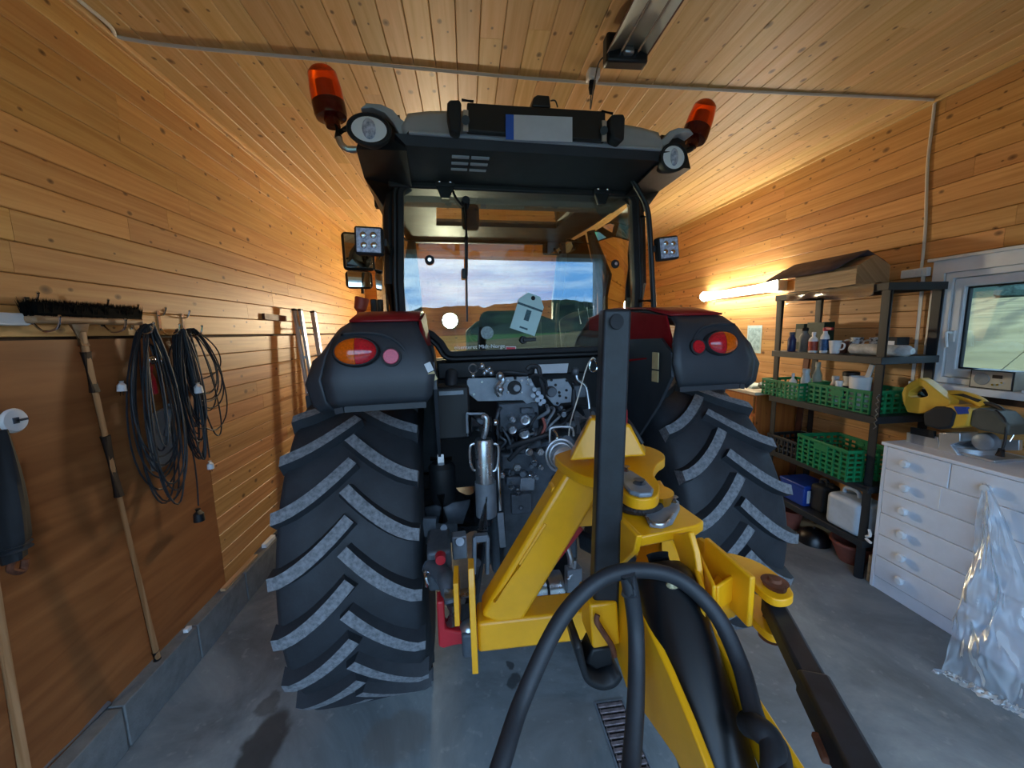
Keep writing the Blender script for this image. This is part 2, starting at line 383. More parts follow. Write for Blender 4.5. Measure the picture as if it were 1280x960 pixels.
# ---- left wall
wl = MB().bx(XL-.22, XL-.034, YD-.25, YF+.2, 0, ZC+.05).build('wall_left', M['dark_wood'], smooth=0); struct(wl, 'horizontal pine boards on the left wall')
z = 3.061+PITCH*2
rows = []
while z > 1.87+PITCH*.4: rows.append(z); z -= PITCH
for zt in rows:
    cs = cuts(YD, YF)
    for a, b in zip(cs, cs[1:]): board(wl, M['pine_l'], 'y', a, b, zt-PITCH/2, PITCH, XL, '+x')
zl = rows[-1]-PITCH
MB().bx(XL-.034, XL-.014, YD, YF, zl, ZC).build('batten', M['dark_wood'], wl, smooth=0)
board(wl, M['pine_l'], 'y', YD, YF, (rows[0]+ZC)/2, max(.02, ZC-rows[0]), XL, '+x')
LOWX = XL-.016
MB().bx(LOWX-.014, LOWX, YD, 1.33, .2, zl-.012).build('plywood_sheet', M['ply'], wl, smooth=0)
MB().bx(LOWX-.014, LOWX, 1.333, 2.62, .2, zl-.012).build('plywood_sheet', M['ply'], wl, smooth=0)
zt = zl-.012
while zt > .24:
    cs = cuts(2.623, YF, 1.0, 2.6)
    for a, b in zip(cs, cs[1:]): board(wl, M['pine_low'], 'y', a, b, zt-PITCH/2, PITCH, LOWX, '+x')
    zt -= PITCH
# ---- foundation blocks
bl = MB().bx(XL-.2, -1.616, YD-.25, YF, 0, .209).build('baseboard_left', M['mortar'], smooth=0); struct(bl, 'low grey concrete block foundation along the wall')
y = 1.735-.49*5
while y < YF:
    MB().bx(XL-.1, -1.608, y+.006, min(y+.484, YF), 0.001, .215).build('block', M['block'], bl, bevel=.004); y += .49
# ---- ceiling
ce = MB().bx(XL-.2, XR+.2, YD-.25, YF+.2, ZC+.014, ZC+.2).build('ceiling', M['dark_wood'], smooth=0); struct(ce, 'pine board ceiling')
x = XL
CPI = (XR-XL)/41
for i in range(41):
    cs = cuts(YD, YF, 2.0, 4.2)
    for a, b in zip(cs, cs[1:]): board(ce, M['pine_c'], 'y', a, b, XL+CPI*(i+.5), CPI, ZC, '-z')
for sx, nm in ((XL+.012, 'trim_1'), (XR-.012, 'trim_2')):
    struct(MB().bx(sx-.012, sx+.012, YD, YF, ZC-.03, ZC-.001).build(nm, M['pine_c'], bevel=.004), 'narrow pine cornice strip under the ceiling')
# ---- right wall with its window
WY0, WY1, WZ0, WZ1 = 1.12, 2.34, 1.42, 2.16       # window opening
wr = MB()
wr.bx(XR+.014, XR+.2, YD-.25, WY0, 0, ZC+.05).bx(XR+.014, XR+.2, WY1, YF+.2, 0, ZC+.05).bx(XR+.014, XR+.2, WY0, WY1, 0, WZ0).bx(XR+.014, XR+.2, WY0, WY1, WZ1, ZC+.05)
wr = wr.build('wall_right', M['dark_wood'], smooth=0); struct(wr, 'horizontal pine boards on the right wall')
zt = ZC
while zt > .03:
    zb = max(zt-PITCH, 0.0); c = (zt+zb)/2; hgt = zt-zb
    spans = [(YD, YF)]
    if zt > WZ0 and zb < WZ1: spans = [(YD, WY0-.002), (WY1+.002, YF)]
    for s0, s1 in spans:
        cs = cuts(s0, s1, 1.8, 3.8)
        for a, b in zip(cs, cs[1:]): board(wr, M['pine_r'], 'y', a, b, c, hgt, XR, '-x')
    zt -= PITCH
# ---- far wall
wf = MB().bx(XL-.2, XR+.2, YF+.014, YF+.2, 0, ZC+.05).build('wall_far', M['dark_wood'], smooth=0); struct(wf, 'pine boards on the far end wall')
zt = ZC
while zt > .03:
    zb = max(zt-PITCH, 0.0)
    cs = cuts(XL, XR, 1.2, 3.0)
    for a, b in zip(cs, cs[1:]): board(wf, M['pine_f'], 'x', a, b, (zt+zb)/2, zt-zb, YF, '-y')
    zt -= PITCH
# ---- door wall behind the camera: open gateway
wd = MB(); wd.bx(XL-.2, -1.38, YD-.25, YD, 0, ZC).bx(2.28, XR+.2, YD-.25, YD, 0, ZC).bx(-1.38, 2.28, YD-.25, YD, 2.80, ZC)
struct(wd.build('wall_door', M['pine_f'], smooth=0), 'pine wall around the open gateway')
struct(MB().ring([(-1.38,0),(2.28,0),(2.28,2.80),(-1.38,2.80)], [(-1.33,0),(2.23,0),(2.23,2.75),(-1.33,2.75)], 'xz', YD-.27, YD+.01).build('trim_3', M['white_paint'], smooth=0), 'white frame of the open gateway')
# ---- window in the right wall
wi = thing('window_1', 'white framed window in the pine wall', 'window', (XR, (WY0+WY1)/2, WZ0)); wi['kind'] = 'structure'; del wi['category']
y0, y1, z0, z1 = WY0, WY1, WZ0, WZ1
MB().ring([(y0-.07,z0-.0),(y1+.07,z0-.0),(y1+.07,z1+.09),(y0-.07,z1+.09)], [(y0,z0),(y1,z0),(y1,z1),(y0,z1)], 'yz', XR-.018, XR-.001).build('casing', M['white_paint'], wi, bevel=.003)
MB().bx(XR-.045, XR-.001, y0-.09, y1+.09, z1+.085, z1+.105).build('casing_cap', M['white_paint'], wi, bevel=.003)
MB().ring([(y0,z0),(y1,z0),(y1,z1),(y0,z1)], [(y0+.04,z0+.04),(y1-.04,z0+.04),(y1-.04,z1-.04),(y0+.04,z1-.04)], 'yz', XR-.002, XR+.12).build('window_frame', M['white_paint'], wi, bevel=.004)
MB().ring([(y0+.042,z0+.042),(y1-.042,z0+.042),(y1-.042,z1-.042),(y0+.042,z1-.042)], [(y0+.10,z0+.10),(y1-.10,z0+.10),(y1-.10,z1-.10),(y0+.10,z1-.10)], 'yz', XR+.012, XR+.075).build('sash', M['white_paint'], wi, bevel=.006)
MB().ring([(y0+.102,z0+.102),(y1-.102,z0+.102),(y1-.102,z1-.102),(y0+.102,z1-.102)], [(y0+.112,z0+.112),(y1-.112,z0+.112),(y1-.112,z1-.112),(y0+.112,z1-.112)], 'yz', XR+.035, XR+.06).build('gasket', M['blackm'], wi)
M['pane'] = glass('window_pane', (.90, .97, .96, 1), .03)
MB().bx(XR+.042, XR+.05, y0+.10, y1-.10, z0+.10, z1-.10).build('pane', M['pane'], wi, smooth=0)
MB().bx(XR-.10, XR+.05, y0-.10, y1+.08, z0-.045, z0).build('window_sill', M['white_paint'], wi, bevel=.004)
hd = MB().bx(XR-.004, XR+.013, y1-.082, y1-.060, 1.70, 1.775); hd.tube(cr([(XR-.002, y1-.071, 1.76), (XR-.045, y1-.071, 1.765), (XR-.05, y1-.075, 1.74), (XR-.05, y1-.085, 1.665)], 5), .009, 8)
hd.build('window_handle', M['white_plastic'], wi)
# pale frame at the far end of the right wall
w2 = thing('window_2', 'pale framed blind near the far end of the right wall', 'window', (XR, 6.0, 1.5)); w2['kind'] = 'structure'; del w2['category']
MB().ring([(5.62,1.55),(6.6,1.55),(6.6,2.17),(5.62,2.17)], [(5.70,1.62),(6.52,1.62),(6.52,2.10),(5.70,2.10)], 'yz', XR-.03, XR-.001).build('window_frame', M['raw_wood'], w2, bevel=.003)
for k in range(9): MB().bx(XR-.016, XR-.006, 5.70, 6.52, 1.63+k*.052, 1.63+k*.052+.047).build('slat', M['white_paint'], w2, bevel=.002)
# ---- drain grate in the floor
SPX = [PZ(745, 880, 0), PZ(777, 876, 0)]
gx0, gx1, gy1 = SPX[0].x, SPX[1].x, SPX[0].y; gy0 = gy1-.62
dg_ = thing('drain_grate', 'rusty slatted steel drain grate in the concrete floor', 'grate', ((gx0+gx1)/2, (gy0+gy1)/2, 0))
MB().bx(gx0, gx1, gy0, gy1, .0005, .0015).build('drain_shade', mat('drain_dark', '#101214', .9), dg_, smooth=0)  # flat dark sheet standing for the shade below the slats
MB().ring([(gx0-.008,gy0-.008),(gx1+.008,gy0-.008),(gx1+.008,gy1+.008),(gx0-.008,gy1+.008)], [(gx0,gy0),(gx1,gy0),(gx1,gy1),(gx0,gy1)], 'xy', .0005, .005).build('grate_frame', M['plate'], dg_)
M['grate'] = mat('grate_steel', '#8d8285', .6, metal=.4, vary=.25, scale=60)
for k in range(21): MB().bx(gx0+.004, gx1-.004, gy1-.028-k*.0295, gy1-.010-k*.0295, .0016, .010).build('slat', M['grate'], dg_, bevel=.002)
for xx in (gx0+.008, gx1-.012): MB().bx(xx, xx+.004, gy0+.004, gy1-.004, .0012, .008).build('side_rail', M['grate'], dg_)
# ---- outside: meadow, slope, wooded hills
def grassmat(name, c1, c2, stripes=False, sc=.6):
    m, t, b = newmat(name); co = nd(t, 'ShaderNodeTexCoord'); n = nd(t, 'ShaderNodeTexNoise'); n.inputs['Scale'].default_value = sc; n.inputs['Detail'].default_value = 8
    t.links.new(co.outputs['Object'], n.inputs['Vector']); r = nd(t, 'ShaderNodeValToRGB'); el = r.color_ramp.elements
    el[0].position = .35; el[0].color = hexc(c1); el[1].position = .65; el[1].color = hexc(c2); t.links.new(n.outputs[0], r.inputs[0]); col = r.outputs[0]
    if stripes:
        mp = nd(t, 'ShaderNodeMapping'); mp.inputs['Rotation'].default_value = (0, 0, math.radians(-118.6)); t.links.new(co.outputs['Object'], mp.inputs[0])
        wv = nd(t, 'ShaderNodeTexWave'); wv.inputs['Scale'].default_value = .11; wv.inputs['Distortion'].default_value = 2.5; wv.inputs['Detail Scale'].default_value = .6; t.links.new(mp.outputs[0], wv.inputs['Vector'])
        r2 = nd(t, 'ShaderNodeValToRGB'); r2.color_ramp.elements[0].position = 0.0; r2.color_ramp.elements[0].color = (.5, .5, .5, 1); r2.color_ramp.elements[1].position = .35; r2.color_ramp.elements[1].color = (1, 1, 1, 1)
        t.links.new(wv.outputs[0], r2.inputs[0]); mx = nd(t, 'ShaderNodeMix', data_type='RGBA', blend_type='MULTIPLY'); mx.inputs[0].default_value = .85
        t.links.new(col, mx.inputs[6]); t.links.new(r2.outputs[0], mx.inputs[7]); col = mx.outputs[2]
    t.links.new(col, b.inputs['Base Color']); b.inputs['Roughness'].default_value = .9; b.inputs['Specular IOR Level'].default_value = .1
    return m
M['meadow'] = grassmat('meadow', '#2c4a1c', '#557a35', sc=1.5)
M['field'] = grassmat('mown_field', '#6b5a35', '#88764e', True, .25)
M['wood'] = grassmat('hill_forest', '#141f1e', '#33452f', sc=.06)
gm = MB().add([(-400,-400,-.06),(400,-400,-.06),(400,400,-.06),(-400,400,-.06)], [(0,1,2,3)]).build('ground_outside', M['meadow'], smooth=0); struct(gm, 'green meadow outside the garage')
struct(MB().bx(-3.5, 5.0, -9, YD-.3, -.2, -.01).build('ground_bounce', mat('gravel', '#8d8a84', .95, vary=.2, scale=30, bump=.3), smooth=0), 'grey gravel strip added outside the gateway to keep out green bounce light')  # grey ground added outside to cut green bounce from the meadow
rows = []
for i in range(40):
    X = 6+i*2.6
    rows.append([(X, Y, -.05+max(0, (X-6))*.060*(1+.0*Y)+.25*mnoise.noise((X*.05, Y*.05, 0))*min(1, (X-6)/12)) for Y in range(-60, 141, 5)])
struct(MB().grid(rows).build('ground_slope', M['field']), 'pale mown field sloping up outside the window')
for ridge, (dist, base, amp, sd) in enumerate(((320, 22, 9, 3), (230, 7, 6, 9))):
    rows = []
    for j in range(9):
        t_ = j/8; row = []
        for i in range(121):
            X = -330+i*5.5
            hgt = (base+(X/300)*16*(1 if ridge == 0 else .3)+amp*mnoise.fractal((X*.012+sd, sd, 0), .9, 2.1, 5)+1.2*mnoise.noise((X*.15, sd, 1)))
            row.append((X, -dist-60*math.sin(t_*math.pi/2), max(.2, hgt)*math.sin(t_*math.pi/2)))
        rows.append(row)
    struct(MB().grid(rows).build('hills_behind' if ridge == 0 else 'hills_low', M['wood']), 'dark wooded hill ridge outside the gateway')
rows = []
for j in range(8):
    a = j/7*math.pi/2
    rows.append([(118+40*math.sin(a), Y, (5+(15+3*mnoise.fractal((Y*.05, 3, 0), .9, 2.1, 4)+1.2*mnoise.noise((Y*.4, 1, 0)))*math.sin(a))) for Y in [-20+k*2.5 for k in range(73)]])
struct(MB().grid(rows).build('hills_right', M['wood']), 'dark wooded rise above the mown field')
# trees along the top of the field
M['leaf'] = mat('tree_leaves', '#33473c', .9, vary=.3, scale=2)
random.seed(11)
def tree(x, y, z, h):
    t = thing('edge_tree', 'bushy green tree at the top of the mown field', 'tree', (x, y, z))
    m = MB()
    for k in range(7):
        a = random.uniform(0, 6.28); rr = random.uniform(.1, .35)*h
        m.ball((x+rr*math.cos(a), y+rr*math.sin(a), z+h*random.uniform(.10, .60)), (h*.34, h*.34, h*random.uniform(.2, .34)), 10)
    m.v = [p+Vector(mnoise.noise_vector(p*1.3))*h*.10 for p in m.v]
    m.build('crown', M['leaf'], t); MB().cyl((x, y, z-.3), (x, y, z+h*.5), h*.05, h*.03, 8).build('trunk', M['dark_wood'], t)
tree(103, 63, 5.5, 6.0)
# ================================================================== THE TRACTOR
SP = TM
def Z5(x, y, b): return L(520+x/5.3333, 440+y/5.3333, b)
def Z6(x, y, b): return L(520+x/3.69, 600+y/3.69, b)
def princ(name, **k):
    m, t, b = newmat(name)
    for a, v in k.items(): b.inputs[a.replace('_', ' ')].default_value = v
    return m
M['beacon'] = princ('beacon_lens', Base_Color=hexc('#ff5a08'), Roughness=.08, Transmission_Weight=.75, IOR=1.3, Coat_Weight=.3)
M['beacon_dark'] = princ('beacon_base_lens', Base_Color=hexc('#5e0f0a'), Roughness=.2, Transmission_Weight=.3)
M['lamp_lens'] = princ('clear_lens', Base_Color=hexc('#e4ecf4'), Roughness=.25)
M['led'] = mat('led_lens', '#c9d2e6', .2, vary=.3, scale=70, col2='#7d88a0')
M['mirror'] = princ('mirror_glass', Base_Color=(.85, .95, .95, 1), Roughness=.02, Metallic=1.0)
M['cabglass'] = glass('cab_glass', (.93, .985, .975, 1), .05)
M['sideglass'] = glass('cab_side_glass', (.95, .985, .98, 1), .03)
tr = thing('tractor', 'red and dark grey farm tractor with enclosed cab, seen from behind', 'tractor', (.313, 2.215, 0), .076)
RW, TW, TRK = .796, .519, .85
# ---- rear wheels
def lug_mesh(side):
    """one tread bar, running from the middle of the tread out over the shoulder"""
    n = 8; drop = math.radians(14.5); sec = []
    def path(t):
        x = (-.012+t*.279); th = -drop*(1-(1-t)**1.55); return x, th
    def carc(x): return .762-.9*max(0, abs(x)-.19)**1.6*1.6
    for i in range(n+1):
        t = i/n; x, th = path(t); x2, th2 = path(min(1, t+.02)); x1, th1 = path(max(0, t-.02))
        tx, ts = x2-x1, (th2-th1)*.78; ln = math.hypot(tx, ts); nx, ns = -ts/ln, tx/ln
        top = .797-.10*max(0, x-.22)
        if i == n: top -= .006
        ring = []
        for wd, r in ((.040, carc(x)-.012), (.0225, top), (-.0225, top), (-.036, carc(x)-.012)):
            xx = (x+nx*wd)*side; tt = th+ns*wd/.78
            ring.append((xx, -r*math.cos(tt), r*math.sin(tt)))
        sec.append(ring)
    m = MB(); k = 0
    for i in range(n+1): m.v += [Vector(p) for p in sec[i]]
    for i in range(n):
        for j in range(3):
            m.f.append((i*4+j, i*4+j+1, i*4+4+j+1, i*4+4+j)); m.m.append(0 if j == 1 else 1)
    m.f.append((0,1,2,3)); m.m.append(1); q = n*4; m.f.append((q+3,q+2,q+1,q)); m.m.append(0)
    me = bpy.data.meshes.new('lug'); me.from_pydata([tuple(p) for p in m.v], [], m.f)
    me.materials.append(M['lug']); me.materials.append(M['rubber'])
    for p, mi in zip(me.polygons, m.m): p.material_index = mi
    bm = bmesh.new(); bm.from_mesh(me); bmesh.ops.recalc_face_normals(bm, faces=bm.faces); bm.to_mesh(me); bm.free()
    for p in me.polygons: p.use_smooth = True
    me.set_sharp_from_angle(angle=math.radians(38))
    return me
LUGS = {1: lug_mesh(1), -1: lug_mesh(-1)}
NL = 22
for sd in (-1, 1):
    prof = [(.43,-.205),(.46,-.235),(.54,-.272),(.62,-.282),(.69,-.272),(.735,-.258),(.752,-.235),(.759,-.15),(.763,0),(.759,.15),(.752,.235),(.735,.258),(.69,.272),(.62,.282),(.54,.272),(.46,.235),(.43,.205)]
    ty = MB().lathe(prof, (sd*TRK, 0, RW), (1,0,0), 72, closed=True).build('rear_tyre', M['rubber'], tr, smooth=50)
    ty['label'] = 'big ribbed rear tyre'
    for s2 in (-1, 1):
        for k in range(NL):
            o = bpy.data.objects.new('lug', LUGS[s2]); COL.objects.link(o); o.parent = ty
            o.rotation_euler = (math.radians(360/NL)*(k+(.5 if s2 == 1 else 0)+.32), 0, 0)
    rim = MB().lathe([(.44,-.21),(.45,-.20),(.41,-.17),(.40,-.02),(.30,.0),(.16,.02),(.15,.06),(.0,.06)], (sd*TRK, 0, RW), (1,0,0), 40)
    rim.lathe([(.44,.21),(.45,.20),(.41,.17),(.40,.02),(.2,.0)], (sd*TRK, 0, RW), (1,0,0), 40)
    rm = rim.build('wheel_rim', M['plate'], tr)
    for k in range(8):
        a = k*math.pi/4; MB().cyl((sd*TRK-.03, .19*math.cos(a), RW+.19*math.sin(a)), (sd*TRK+.05, .19*math.cos(a), RW+.19*math.sin(a)), .016, n=6).build('wheel_bolt', M['steel'], rm)
# front wheels, mostly hidden behind the rear ones
for sd in (-1, 1):
    prof = [(.30,-.17),(.36,-.21),(.46,-.22),(.54,-.20),(.57,-.10),(.575,0),(.57,.10),(.54,.20),(.46,.22),(.36,.21),(.30,.17)]
    ft = MB().lathe(prof, (sd*.86, 2.42, .60), (1,0,0), 48, closed=True).build('front_tyre', M['rubber'], tr)
    for k in range(36):
        a = 2*math.pi*k/36; s2 = 1 if k % 2 else -1
        MB().bar((sd*.86+s2*.005, 2.42+.575*math.cos(a), .60+.575*math.sin(a)), (sd*.86+s2*.21, 2.42+.56*math.cos(a-.2), .60+.56*math.sin(a-.2)), .045, .05, (0, math.cos(a), math.sin(a))).build('lug', M['rubber'], ft)
    MB().lathe([(.31,-.17),(.27,-.1),(.26,0),(.1,.02),(.1,.08),(0,.08)], (sd*.86, 2.42, .60), (1,0,0), 32).build('wheel_rim', M['plate'], tr)
# ---- running gear
b = MB().bx(-.24, .24, -.22, 1.5, .52, 1.22); b.bx(-.28, .28, -.1, .4, .50, 1.0); b.build('transmission_housing', M['iron'], tr, bevel=.02)
for sd in (-1, 1): MB().tube([(sd*.2, 0, RW), (sd*.42, 0, RW), (sd*.6, 0, RW)], [.21, .16, .15], 20).build('rear_axle', M['iron'], tr)
MB().bx(-.8, .8, 2.34, 2.5, .5, .68).build('front_axle', M['iron'], tr, bevel=.02)
MB().bx(-.2, .2, 1.5, 3.2, .62, .98).build('engine_block', M['iron'], tr, bevel=.02)
hs = []
for y_, hw, zt in ((1.45, .36, 1.62), (2.2, .36, 1.58), (2.9, .33, 1.50), (3.2, .27, 1.40), (3.28, .22, 1.25)):
    hs.append([(-hw, y_, .95), (-hw, y_, zt-.12), (-hw*.8, y_, zt-.02), (0, y_, zt), (hw*.8, y_, zt-.02), (hw, y_, zt-.12), (hw, y_, .95)])
MB().grid(hs).build('bonnet', M['red'], tr, solid=.02)
MB().bx(-.24, .24, 3.26, 3.31, .80, 1.28).build('front_grille', M['blackm'], tr, bevel=.01)
# ---- rear fenders
M['red_flat'] = mat('tractor_red_flank', '#8a1119', .7, vary=.06, spec=.15)
def fender(sd):
    #      b     z     inner  outer
    P = [(-.700, 1.590, .530, .905), (-.722, 1.625, .505, .930), (-.715, 1.70, .490, .950), (-.690, 1.78, .505, .925), (-.655, 1.855, .540, .895), (-.60, 1.888, .55, .880),
         (-.40, 1.925, .55, .865), (-.05, 1.945, .55, .85), (.35, 1.90, .55, .85), (.72, 1.72, .55, .85), (.92, 1.45, .55, .85)]
    n = 10
    def row(p, u0, u1):
        b_, z_, i_, o_ = p; out = []
        for k in range(n+1):
            t = u0+(u1-u0)*k/n; a = i_+(o_-i_)*t
            dz = -.075*max(0, (t-.72)/.28)**2*(1 if b_ > -.68 else .35); db = .05*max(0, (t-.75)/.25)**2
            out.append((sd*a, b_+db, z_+dz))
        return out
    main = MB().grid([row(p, 0, .86) for p in P]).build('fender', M['plastic'], tr, solid=.018, smooth=50)
    MB().grid([row(p, .872, 1.0) for p in P[:8]]).build('fender_flare', M['plastic'], tr, solid=.018, smooth=50)
    lip = MB()
    for k in range(n):
        a0, a1 = row(P[0], 0, .86)[k], row(P[0], 0, .86)[k+1]
        lip.bar((a0[0], a0[1]+.004, a0[2]-.006), (a1[0], a1[1]+.004, a1[2]-.006), .034, .024)
    lip.build('lip', M['plastic'], main, smooth=60)
    ridge = [(.82, -.668, 1.852), (.74, -.668, 1.856), (.66, -.674, 1.842), (.605, -.692, 1.80), (.565, -.712, 1.72), (.55, -.722, 1.65)]
    MB().tube(cr([(sd*x_, y_+.004, z_) for x_, y_, z_ in ridge], 6), .007, 8).build('moulded_ridge', M['plastic'], main)
    # red metal top and flank
    rp = [(-.61, 1.893, .545, .80), (-.40, 1.934, .54, .80), (-.05, 1.955, .54, .80), (.35, 1.91, .54, .80)]
    MB().grid([[(sd*(i_+(o_-i_)*t), b_, z_+.008) for t in (0, .25, .5, .75, 1)] for b_, z_, i_, o_ in rp]).build('fender_top', M['red'], tr, solid=.008)
    MB().slab([(sd*.535, -.66, 1.76), (sd*.545, -.58, 1.90), (sd*.54, -.05, 1.955), (sd*.54, .3, 1.92), (sd*.54, .3, 1.70), (sd*.50, -.2, 1.66), (sd*.50, -.50, 1.70)], (-sd, 0, 0), .010).build('fender_flank', M['red_flat'], tr)
    MB().slab([(sd*.50, -.715, 1.64), (sd*.505, -.70, 1.74), (sd*.515, -.60, 1.80), (sd*.51, .0, 1.78), (sd*.50, .5, 1.7), (sd*.50, .5, .95), (sd*.50, .0, .98), (sd*.50, -.35, 1.20), (sd*.50, -.62, 1.50)], (-sd, 0, 0), .014).build('inner_mudguard', M['plastic'], tr)
    # rounded lamp bulge: bezel, two-coloured oval lamp and round reflector
    lx, lz = (-.764, 1.790) if sd < 0 else (.720, 1.775)
    rx, rz_ = (-.645, 1.768) if sd < 0 else (.608, 1.762)
    by = -.712
    tilt = Matrix.Translation((lx, by, lz)) @ Matrix.Rotation(math.radians(-14), 4, 'X')
    tl = MB(); tl.lathe([(.0, -.02), (.066, -.02), (.070, .0), (.064, .012), (.058, .012)], (0,0,0), (0,-1,0), 28)
    def ovalize(m, T, kx, kz):
        m.v = [T @ Vector((p.x*kx, p.y, p.z*kz)) for p in m.v]; return m
    bz = ovalize(tl, tilt, 1.18, .80).build('tail_lamp', M['blackm'], main)
    for half, mt in ((-1, 'amber'), (1, 'redlens')):
        h_ = -half*sd if sd > 0 else half
        h_ = half if sd < 0 else -half
        m = MB(); rows_ = []
        for i in range(7):
            t = i/6*math.pi/2; rr = .061*math.sin(t); yy = -.008-.026*math.cos(t)
            rows_.append([(h_*rr*math.cos(q)+(.0006*h_), yy, rr*math.sin(q)) for q in [(-math.pi/2+math.pi*j/14) for j in range(15)]])
        m.grid(rows_); ovalize(m, tilt, 1.18, .80).build('lens', M[mt], bz)
    rt = Matrix.Translation((rx, by, rz_)) @ Matrix.Rotation(math.radians(-12), 4, 'X')
    rb = ovalize(MB().lathe([(0,-.015),(.036,-.015),(.036,.006),(.030,.006)], (0,0,0), (0,-1,0), 24), rt, 1, 1).build('round_reflector', M['blackm'], main)
    ovalize(MB().lathe([(0,.010),(.026,.010),(.029,.005),(.029,-.005)], (0,0,0), (0,-1,0), 24), rt, 1, 1).build('lens', M['reflector'] if sd < 0 else M['redlens'], rb)
    return main
fl_, fr_ = fender(-1), fender(1)
M['sticker_y'] = mat('sticker_yellow', '#c9b98a', .5, vary=.1)
M['sticker_w'] = mat('sticker_white', '#d7dbe0', .5, vary=.06)
MB().box((-.512, -.722, 1.725), (.024, .004, .034), (0, math.radians(-22), 0)).build('warning_sticker', M['sticker_w'], fl_)
MB().box((-.500, -.722, 1.690), (.024, .004, .034), (0, math.radians(-22), 0)).build('warning_sticker', M['sticker_y'], fl_)
MB().box((.480, -.60, 1.70), (.004, .05, .075)).build('warning_sticker', M['sticker_y'], fr_)
MB().box((.480, -.60, 1.63), (.004, .05, .05)).build('warning_sticker', M['sticker_y'], fr_)
# marker paddle standing on the left fender
pb = L(447, 404, .1); pt = L(453, 372, .1)
pd = MB(); pd.tube([pb, pb.lerp(pt, .25), pb.lerp(pt, .42), pb.lerp(pt, .55), pb.lerp(pt, .95), pt], [.010, .010, .014, .032, .038, .034], 14); pd.build('marker_arm', mat('marker_red', '#a5402c', .5), tr)
# ---- cab shell
def arc(c, r, a0, a1, n=5): return [(c[0]+r*math.cos(math.radians(a0+(a1-a0)*i/n)), c[1]+r*math.sin(math.radians(a0+(a1-a0)*i/n))) for i in range(n+1)]
right = [(.0, 1.738), (.39, 1.738)]+arc((.40, 1.775), .037, -90, -20, 3)+[(.455, 1.80)]+arc((.535, 1.80), .07, 170, 110, 3)[:0]+[(.50, 1.845), (.60, 1.895)]+arc((.585, 1.945), .055, -50, 10, 3)+[(.640, 2.1), (.618, 2.45)]+arc((.565, 2.515), .05, 5, 90, 4)+[(.0, 2.568)]
out_r = [(.0, 1.675), (.42, 1.675), (.47, 1.70), (.50, 1.735), (.515, 1.76), (.56, 1.80), (.66, 1.835), (.72, 1.86), (.735, 1.90), (.74, 1.96)]
def outline(pts): return pts+[(-x, z_) for x, z_ in pts[::-1] if abs(x) > 1e-6]
win = outline(right)
def grow(poly, d):
    n = len(poly); out = []
    for i in range(n):
        p0, p1, p2 = Vector(poly[i-1]), Vector(poly[i]), Vector(poly[(i+1) % n])
        e1 = (p1-p0).normalized(); e2 = (p2-p1).normalized(); t = (e1+e2).normalized()
        out.append((p1.x+t.y*d, p1.y-t.x*d))
    return out
MB().ring(grow(win, .040), grow(win, .016), 'xz', -.13, -.02).build('rear_cab_frame', M['black'], tr, bevel=.008)
rg = MB().ring(grow(win, .016), grow(win, -.014), 'xz', -.135, -.10).build('rear_window_seal', M['blackm'], tr, bevel=.005)
pane = MB().prism(grow(win, -.004), 'xz', -.117, -.111).build('rear_window', M['cabglass'], tr, smooth=0)
for sd in (-1, 1):
    MB().tube([(sd*.690, -.07, 1.86), (sd*.695, -.07, 2.1), (sd*.680, -.07, 2.45), (sd*.645, -.05, 2.60)], .032, 8).build('rear_pillar', M['black'], tr)
    MB().tube([(sd*.80, .78, 1.1), (sd*.835, .78, 2.1), (sd*.74, .78, 2.60)], .035, 8).build('middle_pillar', M['black'], tr)
    MB().tube([(sd*.60, 1.48, 1.5), (sd*.62, 1.34, 2.1), (sd*.64, 1.19, 2.60)], .035, 8).build('front_pillar', M['black'], tr)
    MB().grid([[(sd*.725, -.05, z_) if i == 0 else (sd*.80, .2, z_) if i == 1 else (sd*.84, .45, z_) if i == 2 else (sd*.84, .76, z_) for i in range(4)] for z_ in (1.93, 2.25)]+[[(sd*.68, -.05, 2.58), (sd*.72, .2, 2.58), (sd*.74, .45, 2.58), (sd*.74, .76, 2.58)]]).build('side_window', M['sideglass'], tr)
    MB().grid([[(sd*.80, .80, z_), (sd*.74, 1.10, z_), (sd*.63, 1.45 if z_ < 2 else 1.32, z_)] for z_ in (1.45, 2.2)]+[[(sd*.70, .80, 2.58), (sd*.68, 1.0, 2.58), (sd*.65, 1.18, 2.58)]]).build('door_window', M['sideglass'], tr)
    MB().bx(sd*.70, sd*.76, .75, 1.5, 1.0, 1.45).build('door_panel', M['black'], tr, bevel=.02)
    MB().bar((sd*.755, .80, 1.48), (sd*.63, 1.47, 1.48), .05, .05).build('door_rail', M['black'], tr)
HB0_ = .24
MB().slab([(-.57, 1.47, 1.62), (.57, 1.47, 1.62), (.62, 1.20, 2.59), (-.62, 1.20, 2.59)], (0,1,.3), .006).build('windscreen', M['sideglass'], tr, smooth=0)
MB().bar((-.62, 1.20, 2.600), (.62, 1.20, 2.600), .04, .03).build('windscreen_header', M['black'], tr)
MB().bx(-.56, .56, 1.36, 1.46, 1.2, 1.62).build('dash_panel', M['blackm'], tr, bevel=.02)
MB().prism([(-.22, 1.2), (.60, 1.2), (.60, 1.93), (.45, 1.985), (.05, 1.985), (-.12, 1.94), (-.22, 1.86)], 'xz', 1.22, 1.36).build('darkening_cowl', M['blackm'], tr, bevel=.03, seg=3)  # wide dark cowl added to darken the view through the rear window
MB().bx(-.70, .70, .02, 1.42, .96, 1.04).build('cab_floor', M['blackm'], tr)
MB().bx(-.485, .485, -.02, .03, .96, 1.70).build('cab_rear_panel', M['blackm'], tr)
MB().bx(-.66, .66, .03, HB0_, 2.575, 2.603).build('roof_liner', M['cloth_grey'], tr)
